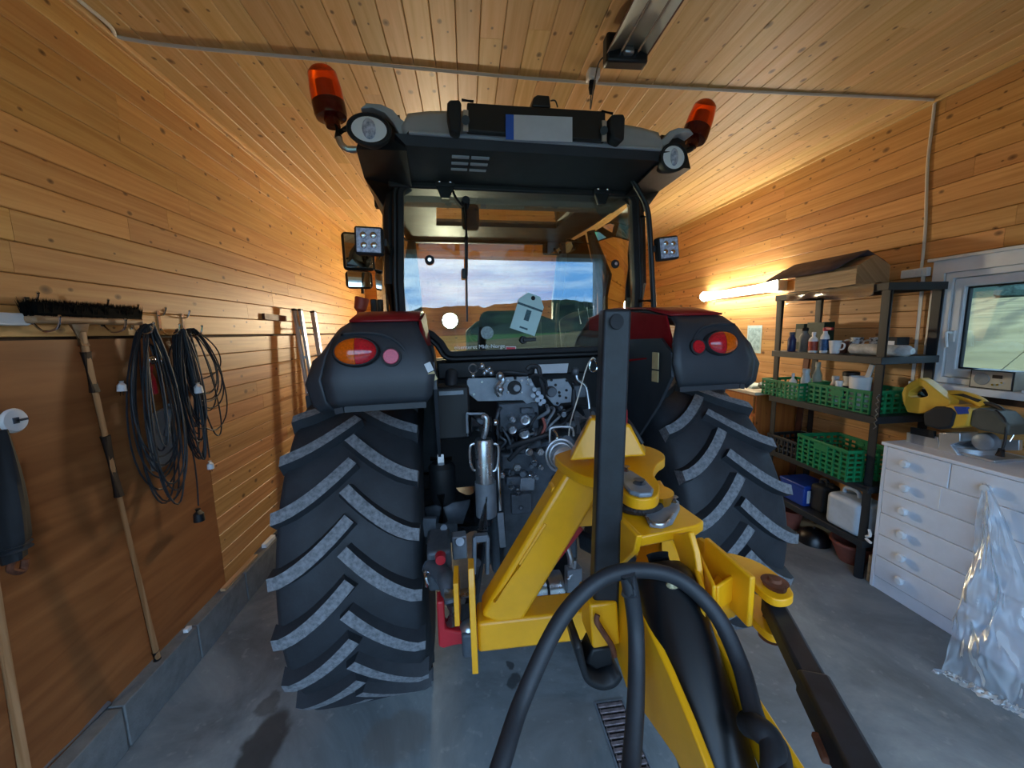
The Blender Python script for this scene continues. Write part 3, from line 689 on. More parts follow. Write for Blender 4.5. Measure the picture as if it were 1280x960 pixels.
for sd in (-1, 1): MB().bx(sd*.50, sd*.70, .03, .75, 1.04, 1.84).build('side_console', M['cloth_grey'], tr, bevel=.03)
# roof: grey cap with a glazed hatch, black underside with louvres
HB0, HB1, HA = .24, .74, .46           # hatch opening
def roofrow(b_, hw, z0, z1): return [(-hw, b_, z0), (-hw-.01, b_, z0+.03), (-hw+.02, b_, z1-.015), (-HA, b_, z1), (-HA*.5, b_, z1+(.018 if b_ < 0 else .004)), (0, b_, z1+(.022 if b_ < 0 else .005)), (HA*.5, b_, z1+(.018 if b_ < 0 else .004)), (HA, b_, z1), (hw-.02, b_, z1-.015), (hw+.01, b_, z0+.03), (hw, b_, z0)]
rr = [roofrow(-.49, .545, 2.640, 2.705), roofrow(-.47, .565, 2.632, 2.730), roofrow(-.30, .60, 2.63, 2.765), roofrow(HB0, .70, 2.606, 2.622), roofrow(HB1, .70, 2.606, 2.622), roofrow(1.15, .68, 2.610, 2.630), roofrow(1.30, .60, 2.612, 2.628)]
rc = MB().grid(rr); keep = [(f, m_) for k, (f, m_) in enumerate(zip(rc.f, rc.m)) if not (k//10 == 3 and 3 <= k % 10 <= 6)]
rc.f = [f for f, _ in keep]; rc.m = [m_ for _, m_ in keep]
rc.f += [tuple(range(11))[::-1], tuple(range(66, 77))]; rc.m += [0, 0]; rc.build('roof_cap', M['roof'], tr, smooth=45)
MB().ring([(-HA,HB0),(HA,HB0),(HA,HB1),(-HA,HB1)], [(-HA+.02,HB0+.02),(HA-.02,HB0+.02),(HA-.02,HB1-.02),(-HA+.02,HB1-.02)], 'xy', 2.598, 2.628).build('hatch_frame', M['black'], tr)
MB().add([(-HA+.02,HB0+.02,2.622),(HA-.02,HB0+.02,2.622),(HA-.02,HB1-.02,2.622),(-HA+.02,HB1-.02,2.622)], [(0,1,2,3)]).build('hatch_glass', glass('hatch_glass', (.96,.98,.97,1), -.06), tr, smooth=0)
MB().bar((-.545, -.495, 2.633), (.545, -.495, 2.633), .016, .012).build('roof_edge', M['roof'], tr, bevel=.003)
us = MB().add([(-.60,-.48,2.634),(.60,-.48,2.634),(.68,HB0,2.625),(-.68,HB0,2.625), (-.56,-.46,2.60),(.56,-.46,2.60),(.665,-.14,2.575),(-.665,-.14,2.575),(.68,HB0,2.605),(-.68,HB0,2.605)],
         [(0,1,2,3),(4,7,6,5),(7,9,8,6),(0,4,5,1),(1,5,6,8,2),(2,8,9,3),(3,9,7,4,0)]).build('roof_underside', M['black'], tr, smooth=0)
for x0_, x1_, y0_, y1_ in ((-.68, -HA, HB0, HB1), (HA, .68, HB0, HB1), (-.68, .68, HB1, 1.22)): MB().bx(x0_, x1_, y0_, y1_, 2.604, 2.626).build('roof_panel', M['black'], tr)
MB().bx(-.67, .67, -.14, -.02, 2.55, 2.63).build('rear_header', M['black'], tr, bevel=.01)
for k in range(3):
    for (x0, x1) in ((-.395, -.322), (-.312, -.235)):
        q = L(550, 200, -.34)
        MB().box(((x0+x1)/2+.02, -.40+k*.055, 2.594-k*.0035), (x1-x0, .018, .008)).build('louvre', M['roof'], us)
for sd in (-1, 1):
    # grey horn beside the lamp, black shoulder under it
    hp = [(.552, 2.650), (.580, 2.640), (.605, 2.690), (.635, 2.722), (.680, 2.738), (.725, 2.730), (.700, 2.752), (.645, 2.752), (.602, 2.735), (.575, 2.705), (.552, 2.690)]
    MB().prism([(sd*x_, z_-.01) for x_, z_ in hp], 'xz', -.47, -.15).build('roof_horn', M['roof'], tr, bevel=.004)
    MB().add([(sd*.56,-.44,2.59),(sd*.76,-.40,2.60),(sd*.78,-.1,2.60),(sd*.56,-.1,2.55),(sd*.58,-.44,2.72),(sd*.72,-.40,2.73),(sd*.74,-.1,2.75),(sd*.58,-.1,2.75),(sd*.70,-.05,2.48),(sd*.735,.2,2.50)],
             [(0,1,2,3),(4,7,6,5),(0,4,5,1),(1,5,6,2),(3,2,6,7),(0,3,7,4),(3,2,9,8)]).build('roof_shoulder', M['black'], tr, solid=.004)
    lp = Vector((-.692, -.50, 2.63)) if sd < 0 else Vector((.622, -.47, 2.612))
    kx, ks = (1.42, 1.06) if sd < 0 else (1.08, 1.14)
    m = MB().lathe([(0,-.09),(.03,-.09),(.050,-.03),(.056,.0),(.055,.010),(.051,.012),(.049,.006)], (0,0,0), (0,-1,0), 32); m.v = [Vector((p.x*kx*ks, p.y, p.z*ks)) + lp for p in m.v]
    hl = m.build('roof_lamp', M['blackm'], tr)
    m = MB().lathe([(0,.010),(.026,.009),(.049,.005),(.049,-.01)], (0,0,0), (0,-1,0), 32); m.v = [Vector((p.x*kx*ks, p.y, p.z*ks)) + lp for p in m.v]; m.build('lens', M['lamp_lens'], hl)
    m = MB().ball((0,0,0), (.018*kx, .006, .038), 16); m.v = [p+lp+Vector((0,-.010,0)) for p in m.v]; m.build('projector', M['led'], hl)
    # work light on its bracket
    wp = L(462, 302, -.32) if sd < 0 else L(833, 311, -.25)
    hw = .060
    wl_ = MB().box(wp, (2*hw, .05, 2*hw), (0, math.radians(2 if sd < 0 else -7), 0)).build('work_light', M['blackm'], tr, bevel=.012, seg=3)
    MB().box(wp+Vector((0, -.026, 0)), (2*hw-.018, .006, 2*hw-.018), (0, math.radians(2 if sd < 0 else -7), 0)).build('lens', M['led'], wl_, bevel=.004)
    for i in (-1, 1):
        for j in (-1, 1): MB().ball(wp+Vector((i*.021, -.030, j*.021)), (.014, .004, .014), 10).build('reflector_cup', M['chrome'], wl_)
    MB().bar(wp+Vector((-sd*hw, .01, 0)), Vector((-.69, -.1, wp.z)) if sd < 0 else Vector((.655, -.24, wp.z)), .022, .03).build('bracket', M['black'], wl_)
# beacons
def beacon(p0, p1, r):
    p0 = Vector(p0); p1 = Vector(p1); d = p1-p0; h = d.length
    bc = MB().lathe([(r*.45, -.03), (r*.5, 0), (r*.95, .004), (r*1.02, h*.10), (r*1.03, h*.33)], p0, d, 28).build('beacon', M['beacon_dark'], tr)
    MB().lathe([(r*1.03, h*.33), (r*1.0, h*.6), (r*.9, h*.92), (r*.72, h), (0, h)], p0, d, 28).build('lens', M['beacon'], bc)
    MB().lathe([(.012, h*.2), (.026, h*.4), (.024, h*.75), (0, h*.8)], p0, d, 12).build('bulb', mat('beacon_bulb', '#c8482a', .2, metal=.4), bc)
    return bc
B0, B1 = L(415, 149, -.35), L(402, 88, -.35)
bc = beacon(B0, B1, .062)
MB().cyl(L(418, 149, -.35), L(423, 172, -.35), .022, .016, 14).build('socket', M['black'], bc)
MB().cyl(L(423, 166, -.35), L(434, 160, -.35), .012, .012, 8).build('wing_screw', M['black'], bc)
MB().tube(cr([L(423, 170, -.35), L(427, 181, -.35), L(437, 187, -.35), L(458, 186, -.35)], 6), .0135, 10).build('beacon_arm', M['steel'], bc)
B0, B1 = L(866, 176, -.30), L(882, 131, -.30)
bc = beacon(B0, B1, .062)
MB().tube(cr([L(866, 174, -.30), L(864, 186, -.30), L(850, 190, -.30)], 5), .014, 10).build('beacon_arm', M['black'], bc)
# number plate bar with two lamp housings
bar = MB().slab([L(584, 128, -.55), L(757, 139, -.55), L(757, 176, -.55), L(584, 163, -.55)], (0,1,0), .03).build('plate_bar', M['black'], tr, bevel=.004)
for (x0, y0_, x1, y1_) in ((559, 124, 577, 166), (763, 142, 782, 177)):
    q = [L(x0+3, y0_, -.57), L(x1-2, y0_, -.57), L(x1, y0_+6, -.57), L(x1-1, y1_-3, -.57), L(x1-5, y1_, -.57), L(x0+4, y1_-4, -.57), L(x0, y0_+18, -.57), L(x0, y0_+4, -.57)]
    hb = MB().slab(q, (0,1,0), .06).build('plate_lamp', M['blackm'], bar, bevel=.008)
MB().tube([L(577, 125, -.55), L(592, 127, -.55)], .005, 6).tube([L(752, 139, -.55), L(766, 142, -.55)], .005, 6).build('lamp_rail', M['black'], bar)
for px, py in ((582, 150), (755, 163)):
    MB().cyl(L(px, py, -.57), L(px, py, -.53), .016, .016, 14).build('clamp_knob', M['black'], bar); MB().bar(L(px, py-12, -.555), L(px, py+14, -.555), .02, .008, (0,1,0)).build('clamp', M['alu'], bar)
MB().slab([L(667, 121, -.54), L(672, 118, -.54), L(687, 119, -.54), L(689, 134, -.54), L(665, 133, -.54)], (0,1,0), .05).build('camera_housing', M['black'], bar, bevel=.006)
MB().tube(cr([L(688, 126, -.52), L(694, 126, -.52), L(697, 134, -.52)], 4), .003, 6).build('camera_cable', M['black'], bar)
M['plate_white'] = mat('plate_white', '#c3c8d2', .4, vary=.05); M['plate_blue'] = mat('plate_blue', '#2c5fc0', .4, vary=.05)
MB().slab([L(642, 144, -.555), L(715, 147, -.555), L(715, 178, -.555), L(642, 175, -.555)], (0,-1,0), .004).build('number_plate', M['plate_white'], tr)
MB().slab([L(632, 143.5, -.555), L(642, 144, -.555), L(642, 175, -.555), L(632, 174.5, -.555)], (0,-1,0), .004).build('number_plate_band', M['plate_blue'], tr)
# hand rail at the right rear corner
ry = -.25
MB().tube(cr([L(788, 222, ry), L(797, 236, ry), L(808, 258, ry), L(812, 285, ry), L(815, 340, ry), L(818, 402, ry)], 6), .014, 10).tube([L(802, 271, -.15), L(812, 271, ry)], .009, 8).tube([L(800, 376, -.15), L(815, 376, ry)], .010, 8).build('hand_rail', M['black'], tr)
# mirrors on the left
mp_ = L(448, 318, 1.0)
MA = .22
def mirror(px, py, wpx, hpx, b_, nm):
    s = (b_+2.2)/485
    c = L(px, py, b_); w_, h_ = wpx*s, hpx*s
    mm = MB().box(c, (w_, .06, h_), (0, 0, MA)).build(nm, M['blackm'], tr, bevel=.03, seg=4)
    MB().box(c+Vector((.029*math.sin(MA), -.029*math.cos(MA), 0)), (w_*.84, .006, h_*.86), (0, 0, MA)).build('mirror_glass', M['mirror'], mm, bevel=.02); return c
c1 = mirror(448, 315, 34, 42, 1.0, 'mirror_upper'); c2 = mirror(449, 350, 29, 20, 1.0, 'mirror_lower')
MB().tube([c1+Vector((0,.05,.1)), c1+Vector((0,.05,-.3))], .012, 8).tube([c1+Vector((0,.05,0)), Vector((-.66, 1.3, c1.z))], .014, 8).build('mirror_arm', M['black'], tr)
for px, py, hh in ((468, 387, .06), (472, 249, .05)):
    MB().box(L(px, py, .3), (.035, .05, hh*2)).build('door_hinge', M['black'], tr, bevel=.006)
# ---- rear window hardware
for px, py in ((556, 232), (752, 241)):
    c = L(px, py, -.14)
    hg = MB().box(c+Vector((0, 0, .012)), (.10, .03, .04)).prism([(c.x-.045, c.z), (c.x+.045, c.z), (c.x+.02, c.z-.06), (c.x-.02, c.z-.06)], 'xz', -.15, -.128).build('window_hinge', M['black'], tr, bevel=.004)
    for dx in (-.026, .026): MB().ball((c.x+dx, c.y-.018, c.z+.016), (.010, .006, .010), 10).build('bolt', M['chrome'], hg)
for px, py in ((537, 325), (769, 330)):
    c = L(px, py, -.125); MB().lathe([(0,.012),(.009,.012),(.010,.0)], c, (0,-1,0), 14, mi=1).lathe([(.010,.004),(.022,.006),(.024,0),(.022,-.004)], c, (0,-1,0), 18).build('window_stud', [M['blackm'], M['chrome']], tr)
wp0, wp1, wp2 = L(582, 252, -.15), L(583, 300, -.15), L(583, 345, -.15)
wpm = MB().cyl(wp0+Vector((0,.01,0)), wp0+Vector((0,-.03,0)), .022, .018, 14).tube([wp0, wp1, wp2], [.011, .009, .007], 8).build('wiper_arm', M['black'], tr)
MB().bar(L(583, 330, -.138), L(584, 402, -.138), .008, .022, (0,1,0)).build('wiper_blade', M['black'], wpm)
MB().box(L(580, 342, -.142), (.022, .02, .05)).build('wiper_clip', M['black'], wpm, bevel=.004)
MB().box(L(588, 272, -.06), (.09, .06, .13)).build('wiper_motor', M['blackm'], tr, bevel=.02)
MB().tube(cr([L(566, 238, -.13), L(570, 248, -.135), L(579, 258, -.14)], 5), .006, 6).build('washer_hose', M['black'], tr)
MB().lathe([(0,.012),(.020,.012),(.022,0)], L(654, 425, -.12), (0,-1,0), 16).bar(L(654, 425, -.135), L(670, 424, -.135), .02, .012, (0,1,0)).build('window_latch', M['black'], tr, bevel=.003)
MB().lathe([(0,.002),(.034,.002),(.034,0)], L(609, 416, -.119), (0,-1,0), 22).build('round_sticker', mat('sticker_grey', '#8fa3a6', .4, vary=.2, scale=80), tr)
# lettering along the bottom of the rear window
def text(body, size, loc, rx, rz, mt, parent, name, align='LEFT', depth=.0006):
    cu = bpy.data.curves.new(name, 'FONT'); cu.body = body; cu.size = size; cu.extrude = depth; cu.align_x = align; cu.resolution_u = 3
    tmp = bpy.data.objects.new(name+'_tmp', cu); COL.objects.link(tmp)
    dg = bpy.context.evaluated_depsgraph_get(); dg.update(); me = bpy.data.meshes.new_from_object(tmp.evaluated_get(dg)); bpy.data.objects.remove(tmp)
    me.materials.clear(); me.materials.append(mt); o = bpy.data.objects.new(name, me); COL.objects.link(o)
    PW = WM.get(parent.name, Matrix.Identity(4)) if parent else Matrix.Identity(4)
    o.parent = parent; o.matrix_local = PW.inverted() @ SP @ Matrix.Translation(Vector(loc)) @ Matrix.Rotation(rz, 4, 'Z') @ Matrix.Rotation(rx, 4, 'X')
    return o
M['letter'] = mat('lettering_white', '#e9eef0', .5, vary=.02)
t0 = L(568, 441.0, -.1195); t1 = L(631, 440.0, -.1195)
to = text('eisenteret Midt-Norge', .0435, (t0.x, -.1205, t0.z+.018), math.pi/2, 0, M['letter'], tr, 'lettering')
k_ = (t1.x-t0.x)/max(.01, to.dimensions.x); to.scale = (k_, 1, 1) if 0 else (k_, k_, k_)
lg = MB().slab([L(632, 433, -.1185), L(645, 433, -.1185), L(645, 439.5, -.1185), L(632, 439.5, -.1185)], (0,-1,0), .001).build('logo_sticker', mat('logo_white', '#e6d6dc', .5, vary=.02), tr)
MB().slab([L(632.8, 434, -.1200), L(644.2, 434, -.1200), L(644.2, 437.3, -.1200), L(632.8, 437.3, -.1200)], (0,-1,0), .0006).build('logo_band', mat('logo_red', '#c4273c', .5, vary=.02), lg)
# ---- inside the cab
seat = MB().bx(-.25, .25, .45, .95, 1.30, 1.44).build('driver_seat', M['blackm'], tr, bevel=.05, seg=3)
MB().add([(-.24,.36,1.42),(.24,.36,1.42),(.24,.48,1.42),(-.24,.48,1.42),(-.20,.26,1.98),(.20,.26,1.98),(.20,.36,1.98),(-.20,.36,1.98)], [(0,1,2,3),(4,5,6,7),(0,1,5,4),(1,2,6,5),(2,3,7,6),(3,0,4,7)]).build('backrest', M['blackm'], seat, bevel=.05, seg=3)
MB().bx(-.16, .16, .5, .9, 1.03, 1.31).build('seat_base', M['blackm'], seat, bevel=.02)
sw = MB().tube([(.0+.20*math.cos(q), 1.14+.17*math.sin(q), 1.83+.10*math.sin(q)) for q in [2*math.pi*i/28 for i in range(28)]], .016, 8, closed=True)
sw.tube([(0,1.14,1.82), (-.19,1.14,1.83)], .012, 6).tube([(0,1.14,1.82), (.19,1.14,1.83)], .012, 6).tube([(0,1.14,1.82), (0,1.36,1.4)], .03, 10).build('steering_wheel', M['blackm'], tr)
for px, py in ((720, 385), (731, 383), (739, 380)):
    q0, q1 = L(px+6, 405, .45), L(px, py-14, .45)
    lv = MB().tube([q0, q0.lerp(q1, .7)], .005, 6).build('control_lever', M['steel'], tr); MB().ball(q0.lerp(q1, .8), (.018, .014, .055), 10).build('lever_knob', M['black'], lv)
im = MB().box(L(690, 310, 1.2), (.17, .03, .12)).build('inside_mirror', M['blackm'], tr, bevel=.015); MB().box(L(693, 310, 1.182), (.13, .006, .095)).build('mirror_glass', M['mirror'], im)
MB().tube([L(711, 270, .9), L(752, 232, .6)], .035, 8).build('roof_strut', M['cloth_grey'], tr)
MB().tube([L(709, 300, 1.0), L(755, 308, .7)], .012, 8).build('grab_rail', M['black'], tr)
SP = Matrix.Identity(4)
tg = L(660, 393, -.127); 
SP = TM
def tpt(u, v):     # card corners, tilted
    u, v = u*1.16, v*1.16
    return Vector((tg.x+u*math.cos(.34)+v*math.sin(.34), -.124, tg.z+v*math.cos(.34)-u*math.sin(.34)))
card = thing('paper_tag', 'pale blue paper tag hanging on the rear window', 'tag', TM @ Vector((tg.x, -.124, tg.z)), .076)
MB().slab([tpt(-.062, -.085), tpt(.062, -.085), tpt(.062, .055), tpt(.03, .095), tpt(-.03, .095), tpt(-.062, .055)], (0,-1,0), .002).build('card', mat('tag_paper', '#bfe0e0', .6, vary=.04), card, smooth=0)
for v0, v1, u0, u1 in ((.030, .040, -.062, .062), (-.03, .02, -.012, .012), (-.07, -.062, -.02, .02)):
    m = MB().slab([tpt(u0, v0), tpt(u1, v0), tpt(u1, v1), tpt(u0, v1)], (0,-1,0), .0026); m.build('print_mark', mat('tag_ink', '#3f6a74', .6, vary=.3, scale=150), card, smooth=0)
MB().lathe([(.008,.003),(.012,.003)], tpt(0, .078), (0,-1,0), 12).build('eyelet', M['blackm'], card)
# ---- hydraulics and linkage at the rear
def plate(pts, b_, th, mt, nm, bev=.002):
    return MB().slab([Z5(x_, y_, b_) for x_, y_ in pts], (0,1,0), th).build(nm, mt, tr, bevel=bev)
vp_ = plate([(340,190),(352,176),(600,168),(650,165),(655,185),(670,185),(672,165),(762,163),(775,195),(800,240),(790,330),(740,348),(712,322),(410,330),(340,268)], -.36, .012, M['plate'], 'valve_plate')
c = Z5(657, 238, -.362)
MB().lathe([(0,.002),(.034,.002),(.035,0)], c, (0,-1,0), 24).build('valve_port', M['blackm'], vp_)
MB().lathe([(0,.02),(.016,.02),(.017,.0)], Z5(668, 238, -.364), (0,-1,0), 16).build('port_plug', M['plate'], vp_)
for x_, y_ in ((612,190),(703,190),(612,268),(703,270),(745,185),(748,210),(440,200),(385,282)): MB().lathe([(0,.006),(.006,.006),(.007,0)], Z5(x_, y_, -.362), (0,-1,0), 8).build('bolt', M['steel'], vp_)
lat = MB().tube(cr([Z5(545,150,-.385), Z5(575,190,-.39), Z5(540,240,-.39), Z5(560,290,-.385)], 5), .016, 8).ball(Z5(562,250,-.40), .018, 10).ball(Z5(560,160,-.40), .02, 10).build('cast_latch', M['steel'], tr)
vp2 = plate([(880,185),(1000,175),(1040,240),(1035,335),(965,342),(948,362),(920,355),(890,320),(830,250)], -.36, .012, M['plate'], 'valve_plate')
MB().lathe([(0,.03),(.022,.03),(.026,.022),(.027,0)], Z5(897,262,-.362), (0,-1,0), 24).build('rotary_knob', M['iron'], vp2)
for x_, y_ in ((903,187),(1005,190),(1003,255),(1000,305),(955,270),(958,292),(942,342),(930,220)): MB().lathe([(0,.006),(.006,.006),(.007,0)], Z5(x_, y_, -.362), (0,-1,0), 8).build('bolt', M['blackm'], vp2)
ms = MB()
random.seed(5)
for x_, y_ in ((790,250),(815,275),(780,290),(835,300),(810,320),(850,330),(770,215),(830,345)):
    ms.cyl(Z5(x_, y_, -.36), Z5(x_, y_, -.40), random.uniform(.008,.013), n=8)
ms.box(Z5(810, 285, -.35), (.06, .02, .07)); ms.build('valve_block', M['plate'], tr)
plate([(797,85),(1018,75),(1008,140),(790,146)], -.10, .004, M['sticker_w'], 'type_label')
# gauges and couplings left above the plate
MB().tube([Z5(380+28*math.cos(q), 112+30*math.sin(q), -.33) for q in [2*math.pi*i/20 for i in range(20)]], .0035, 6, closed=True).build('dust_ring', M['steel'], tr)
for x_, y_, r_ in ((440,95,.016),(470,125,.013),(500,140,.014),(455,140,.012),(490,110,.01),(380,158,.012)): MB().ball(Z5(x_, y_, -.35), r_, 10).build('coupling', M['steel'], tr)
# hydraulic couplers
for x_, y_, r_ in ((715,440,.026),(632,505,.021),(710,530,.026),(632,437,.017)):
    cpl = MB().lathe([(0,.05),(r_*.55,.05),(r_*.6,.042),(r_*.9,.045),(r_,.035),(r_,0),(r_*.8,-.08)], Z5(x_, y_, -.38), (0,-1,0), 20).build('hydraulic_coupler', M['steel'], tr)
    MB().lathe([(0,.052),(r_*.42,.053),(r_*.45,.05)], Z5(x_, y_, -.38), (0,-1,0), 14).build('coupler_face', M['plate'], cpl)
vb = MB().bx(-.20, .0, -.36, -.28, 1.36, 1.50); vb.box(Z5(725,388,-.36), (.05,.05,.03)).box(Z5(760,388,-.36), (.03,.05,.03)).box(Z5(757,490,-.35), (.025,.04,.10)); vb.build('spool_valve', M['iron'], tr, bevel=.006)
MB().tube([Z5(590,560,-.36), Z5(800,550,-.36)], .016, 10).tube([Z5(612,555,-.36), Z5(612,630,-.36)], .012, 8).tube([Z5(672,555,-.36), Z5(672,620,-.36)], .012, 8).build('manifold_pipe', M['iron'], tr)
def hose(pts, r, mt, nm='hydraulic_hose', par=None, n=10): return MB().tube(cr(pts, 8), r, n).build(nm, mt, par or tr)
hose([Z5(530,140,-.30), Z5(620,135,-.33), Z5(740,150,-.33)], .011, M['hose'])
hose([Z5(740,120,-.38), Z5(765,95,-.38), Z5(815,105,-.38), Z5(830,180,-.39), Z5(850,270,-.38), Z5(830,380,-.34)], .012, M['hose'])
hose([Z5(755,170,-.40), Z5(800,150,-.42), Z5(860,190,-.40), Z5(870,240,-.39)], .007, M['hose'])
hose([Z5(850,440,-.38), Z5(910,490,-.38), Z5(990,470,-.38), Z5(1045,380,-.36), Z5(1050,250,-.34)], .012, M['hose'])
hose([Z5(600,640,-.40), Z5(720,600,-.44), Z5(850,560,-.46), Z5(930,520,-.44)], .013, M['hose'])
hose([Z5(620,720,-.42), Z5(690,650,-.44), Z5(790,580,-.43), Z5(840,500,-.40)], .011, M['hose'])
hose([Z5(830,560,-.42), Z5(860,500,-.42), Z5(845,440,-.40)], .007, mat('hose_red', '#a5564a', .5), 'small_hose')
hose([Z5(1070,110,-.33), Z5(1075,180,-.34), Z5(1130,230,-.35), Z5(1150,330,-.36), Z5(1155,390,-.37)], .008, M['steel'], 'brake_pipe')
hose([Z5(1040,200,-.30), Z5(1080,260,-.32), Z5(1100,200,-.34)], .010, M['hose'])
MB().ball(Z5(1060,130,-.34), .022, 12).build('valve_cap', M['iron'], tr)
MB().box(Z5(1090,260,-.33), (.07,.04,.06)).build('trailer_brake_valve', M['iron'], tr, bevel=.004)
# black tank on the left and small filter below it
tk = MB().box((Z5(245,390,-.34)), (.155, .14, .25)).build('black_tank', M['black'], tr, bevel=.012)
MB().tube(cr([Z5(240,255,-.34), Z5(235,200,-.33), Z5(240,120,-.30)], 4), [.03]*8+[.02], 12).build('tank_neck', M['hose'], tk)
MB().box(Z5(235,272,-.415), (.11, .01, .018)).build('tank_edge', M['plate'], tk)
flt = MB().lathe([(.0,0),(.045,0),(.062,-.02),(.062,-.17),(.05,-.19),(.02,-.22),(0,-.22)], Z5(170,735,-.40), (0,0,1), 24).build('oil_filter', M['black'], tr)
MB().cyl(Z5(95,712,-.41), Z5(240,708,-.41), .010, .010, 10).box(Z5(165,708,-.41), (.028,.03,.045)).build('filter_fitting', M['chrome'], flt)
MB().cyl(Z6(115,60,-.45), Z6(125,190,-.45), .022, .022, 14).build('cylinder_rod', M['black'], flt)
# left lift cylinder
lc = MB().lathe([(0,0),(.036,0),(.043,-.015),(.043,-.34),(.036,-.36)], Z5(452,578,-.50), (.0,0,1), 24).build('lift_cylinder', M['steel'], tr)
MB().lathe([(.048,-.20),(.048,-.36),(.036,-.37)], Z5(452,578,-.50), (.0,0,1), 24).build('cylinder_sleeve', M['plate'], lc)
MB().tube([Z5(435,490,-.50), Z5(450,580,-.50)], [.022,.016], 12).build('cylinder_neck', M['steel'], lc)
MB().cyl(Z5(370,485,-.49), Z5(500,480,-.49), .034, .034, 20).build('lift_arm_pin', M['iron'], tr)
MB().tube(cr([Z5(440,430,-.53), Z5(470,440,-.54), Z5(465,520,-.54), Z5(450,570,-.53)], 6), .013, 10).build('pin_eye', M['steel'], lc)
MB().tube(cr([Z5(345,560,-.5), Z5(340,420,-.5), Z5(360,412,-.5), Z5(460,412,-.5)], 5), .006, 8).build('steel_pipe', M['plate'], tr)
for x0, x1, yy0, yy1 in ((395,362,610,790), (512,548,610,795)):
    MB().tube(cr([Z5(x0, yy0, -.53), Z5(x1, yy0+20, -.53), Z5(x1, yy1-60, -.53), Z5((x0+x1)/2, yy1-10, -.53), Z5(x0, yy1, -.53)], 5), .006, 8).build('handle_loop', M['steel'], lc)
MB().cyl(Z5(480,800,-.50), Z6(307,230,-.56), .024, .024, 16).build('lower_rod', M['steel'], lc)
MB().tube([Z5(528,470,-.46), Z5(548,700,-.47), Z6(388,140,-.49)], .009, 10).ball(Z5(528,470,-.46), .018, 10).build('leveling_rod', M['chrome'], tr)
MB().bar(Z6(388,150,-.48), Z6(400,310,-.50), .03, .012, (0,1,0)).build('rod_clevis', M['plate'], tr, bevel=.002)
# right lift arm and rod
MB().cyl(Z5(1070,440,-.49), Z5(1180,440,-.49), .034, .034, 20).tube([Z5(1082,430,-.52), Z5(1086,540,-.52)], .012, 8).tube([Z5(1140,380,-.50), Z5(1160,520,-.52)], .02, 10).build('lift_arm_pin', M['plate'], tr)
MB().cyl((.30, -.50, 1.40), (.36, -.62, .86), .030, .030, 16).build('lift_rod', M['steel'], tr)
# lift arms
for sd in (-1, 1): MB().bar((sd*.28, -.05, 1.36), (sd*.30, -.50, 1.44), .07, .10, (0,0,1), 0, (.05, .06)).build('lift_arm', M['iron'], tr, bevel=.01)
# top link holder: silver rings and wire loops
tl_ = MB()
for r_, b_ in ((.066,-.62),(.060,-.60),(.05,-.63)): tl_.tube([Z5(965+5.333*r_/.0033*math.cos(q)*.9, 690+5.333*r_/.0033*math.sin(q), b_) for q in [2*math.pi*i/24 for i in range(24)]], .007, 8, closed=True)
tl_.lathe([(.05,.0),(.052,.05),(.04,.06)], Z5(965, 690, -.62), (0,-1,0), 24)
tl_.build('coupling_ring', M['alu'], tr)
MB().tube(cr([Z5(895,630,-.58), Z5(892,540,-.58), Z5(910,505,-.58), Z5(1020,500,-.58), Z5(1045,520,-.58), Z5(1050,560,-.58)], 5), .0055, 8).build('wire_loop', M['alu'], tr)
MB().tube(cr([Z5(915,520,-.60), Z5(935,545,-.60), Z5(945,590,-.60)], 5), .005, 8).ball(Z5(942,580,-.60), .010, 8).build('safety_clip', M['chrome'], tr)
# cord with snap hook
cd = MB().tube(cr([Z5(1165,52,-.36), Z5(1135,110,-.38), Z5(1080,300,-.42), Z5(1030,470,-.46), Z5(1018,570,-.48)], 6), .0035, 6).build('cord', M['cable_white'], tr)
MB().tube([Z5(1182+24*math.cos(q)*(1+.25*math.sin(q)), 90+42*math.sin(q), -.37) for q in [2*math.pi*i/20 for i in range(20)]], .0045, 6, closed=True).build('snap_hook', M['chrome'], cd)
MB().tube(cr([Z5(1160,55,-.36), Z5(1180,38,-.36), Z5(1195,52,-.36)], 4), .0035, 6).build('cord_loop', M['cable_white'], cd)
# gearbox back with bosses, PTO and drawbar
gb = MB().bx(-.20, .20, -.36, -.2, .55, 1.25); gb.prism([(-.20,.95),(-.28,1.0),(-.28,1.15),(-.20,1.3),(.2,1.3),(.28,1.15),(.28,1.0),(.2,.95)], 'xz', -.30, -.1); gb.build('gearbox_back', M['iron'], tr, bevel=.015)
for x_, y_, r_ in ((-.12,1.18,.02),(.12,1.18,.02),(-.12,.98,.02),(.12,.98,.02),(0,1.25,.02),(-.15,1.08,.016),(.15,1.08,.016)): MB().cyl((x_, -.36, y_), (x_, -.385, y_), r_, r_*.9, 6).build('bolt', M['steel'], tr)
MB().cyl((0, -.36, .78), (0, -.40, .78), .09, .09, 24).build('pto_cover', M['iron'], tr)
MB().cyl((0, -.40, .78), (0, -.52, .78), .02, .02, 12).build('pto_shaft', M['steel'], tr)
MB().box((Z6(485,105,-.44)), (.10, .03, .10)).cyl(Z6(485,130,-.46), Z6(485,130,-.48), .012, n=10).cyl(Z6(470,70,-.46), Z6(470,50,-.46), .016, n=12).build('control_box', M['iron'], tr, bevel=.006)
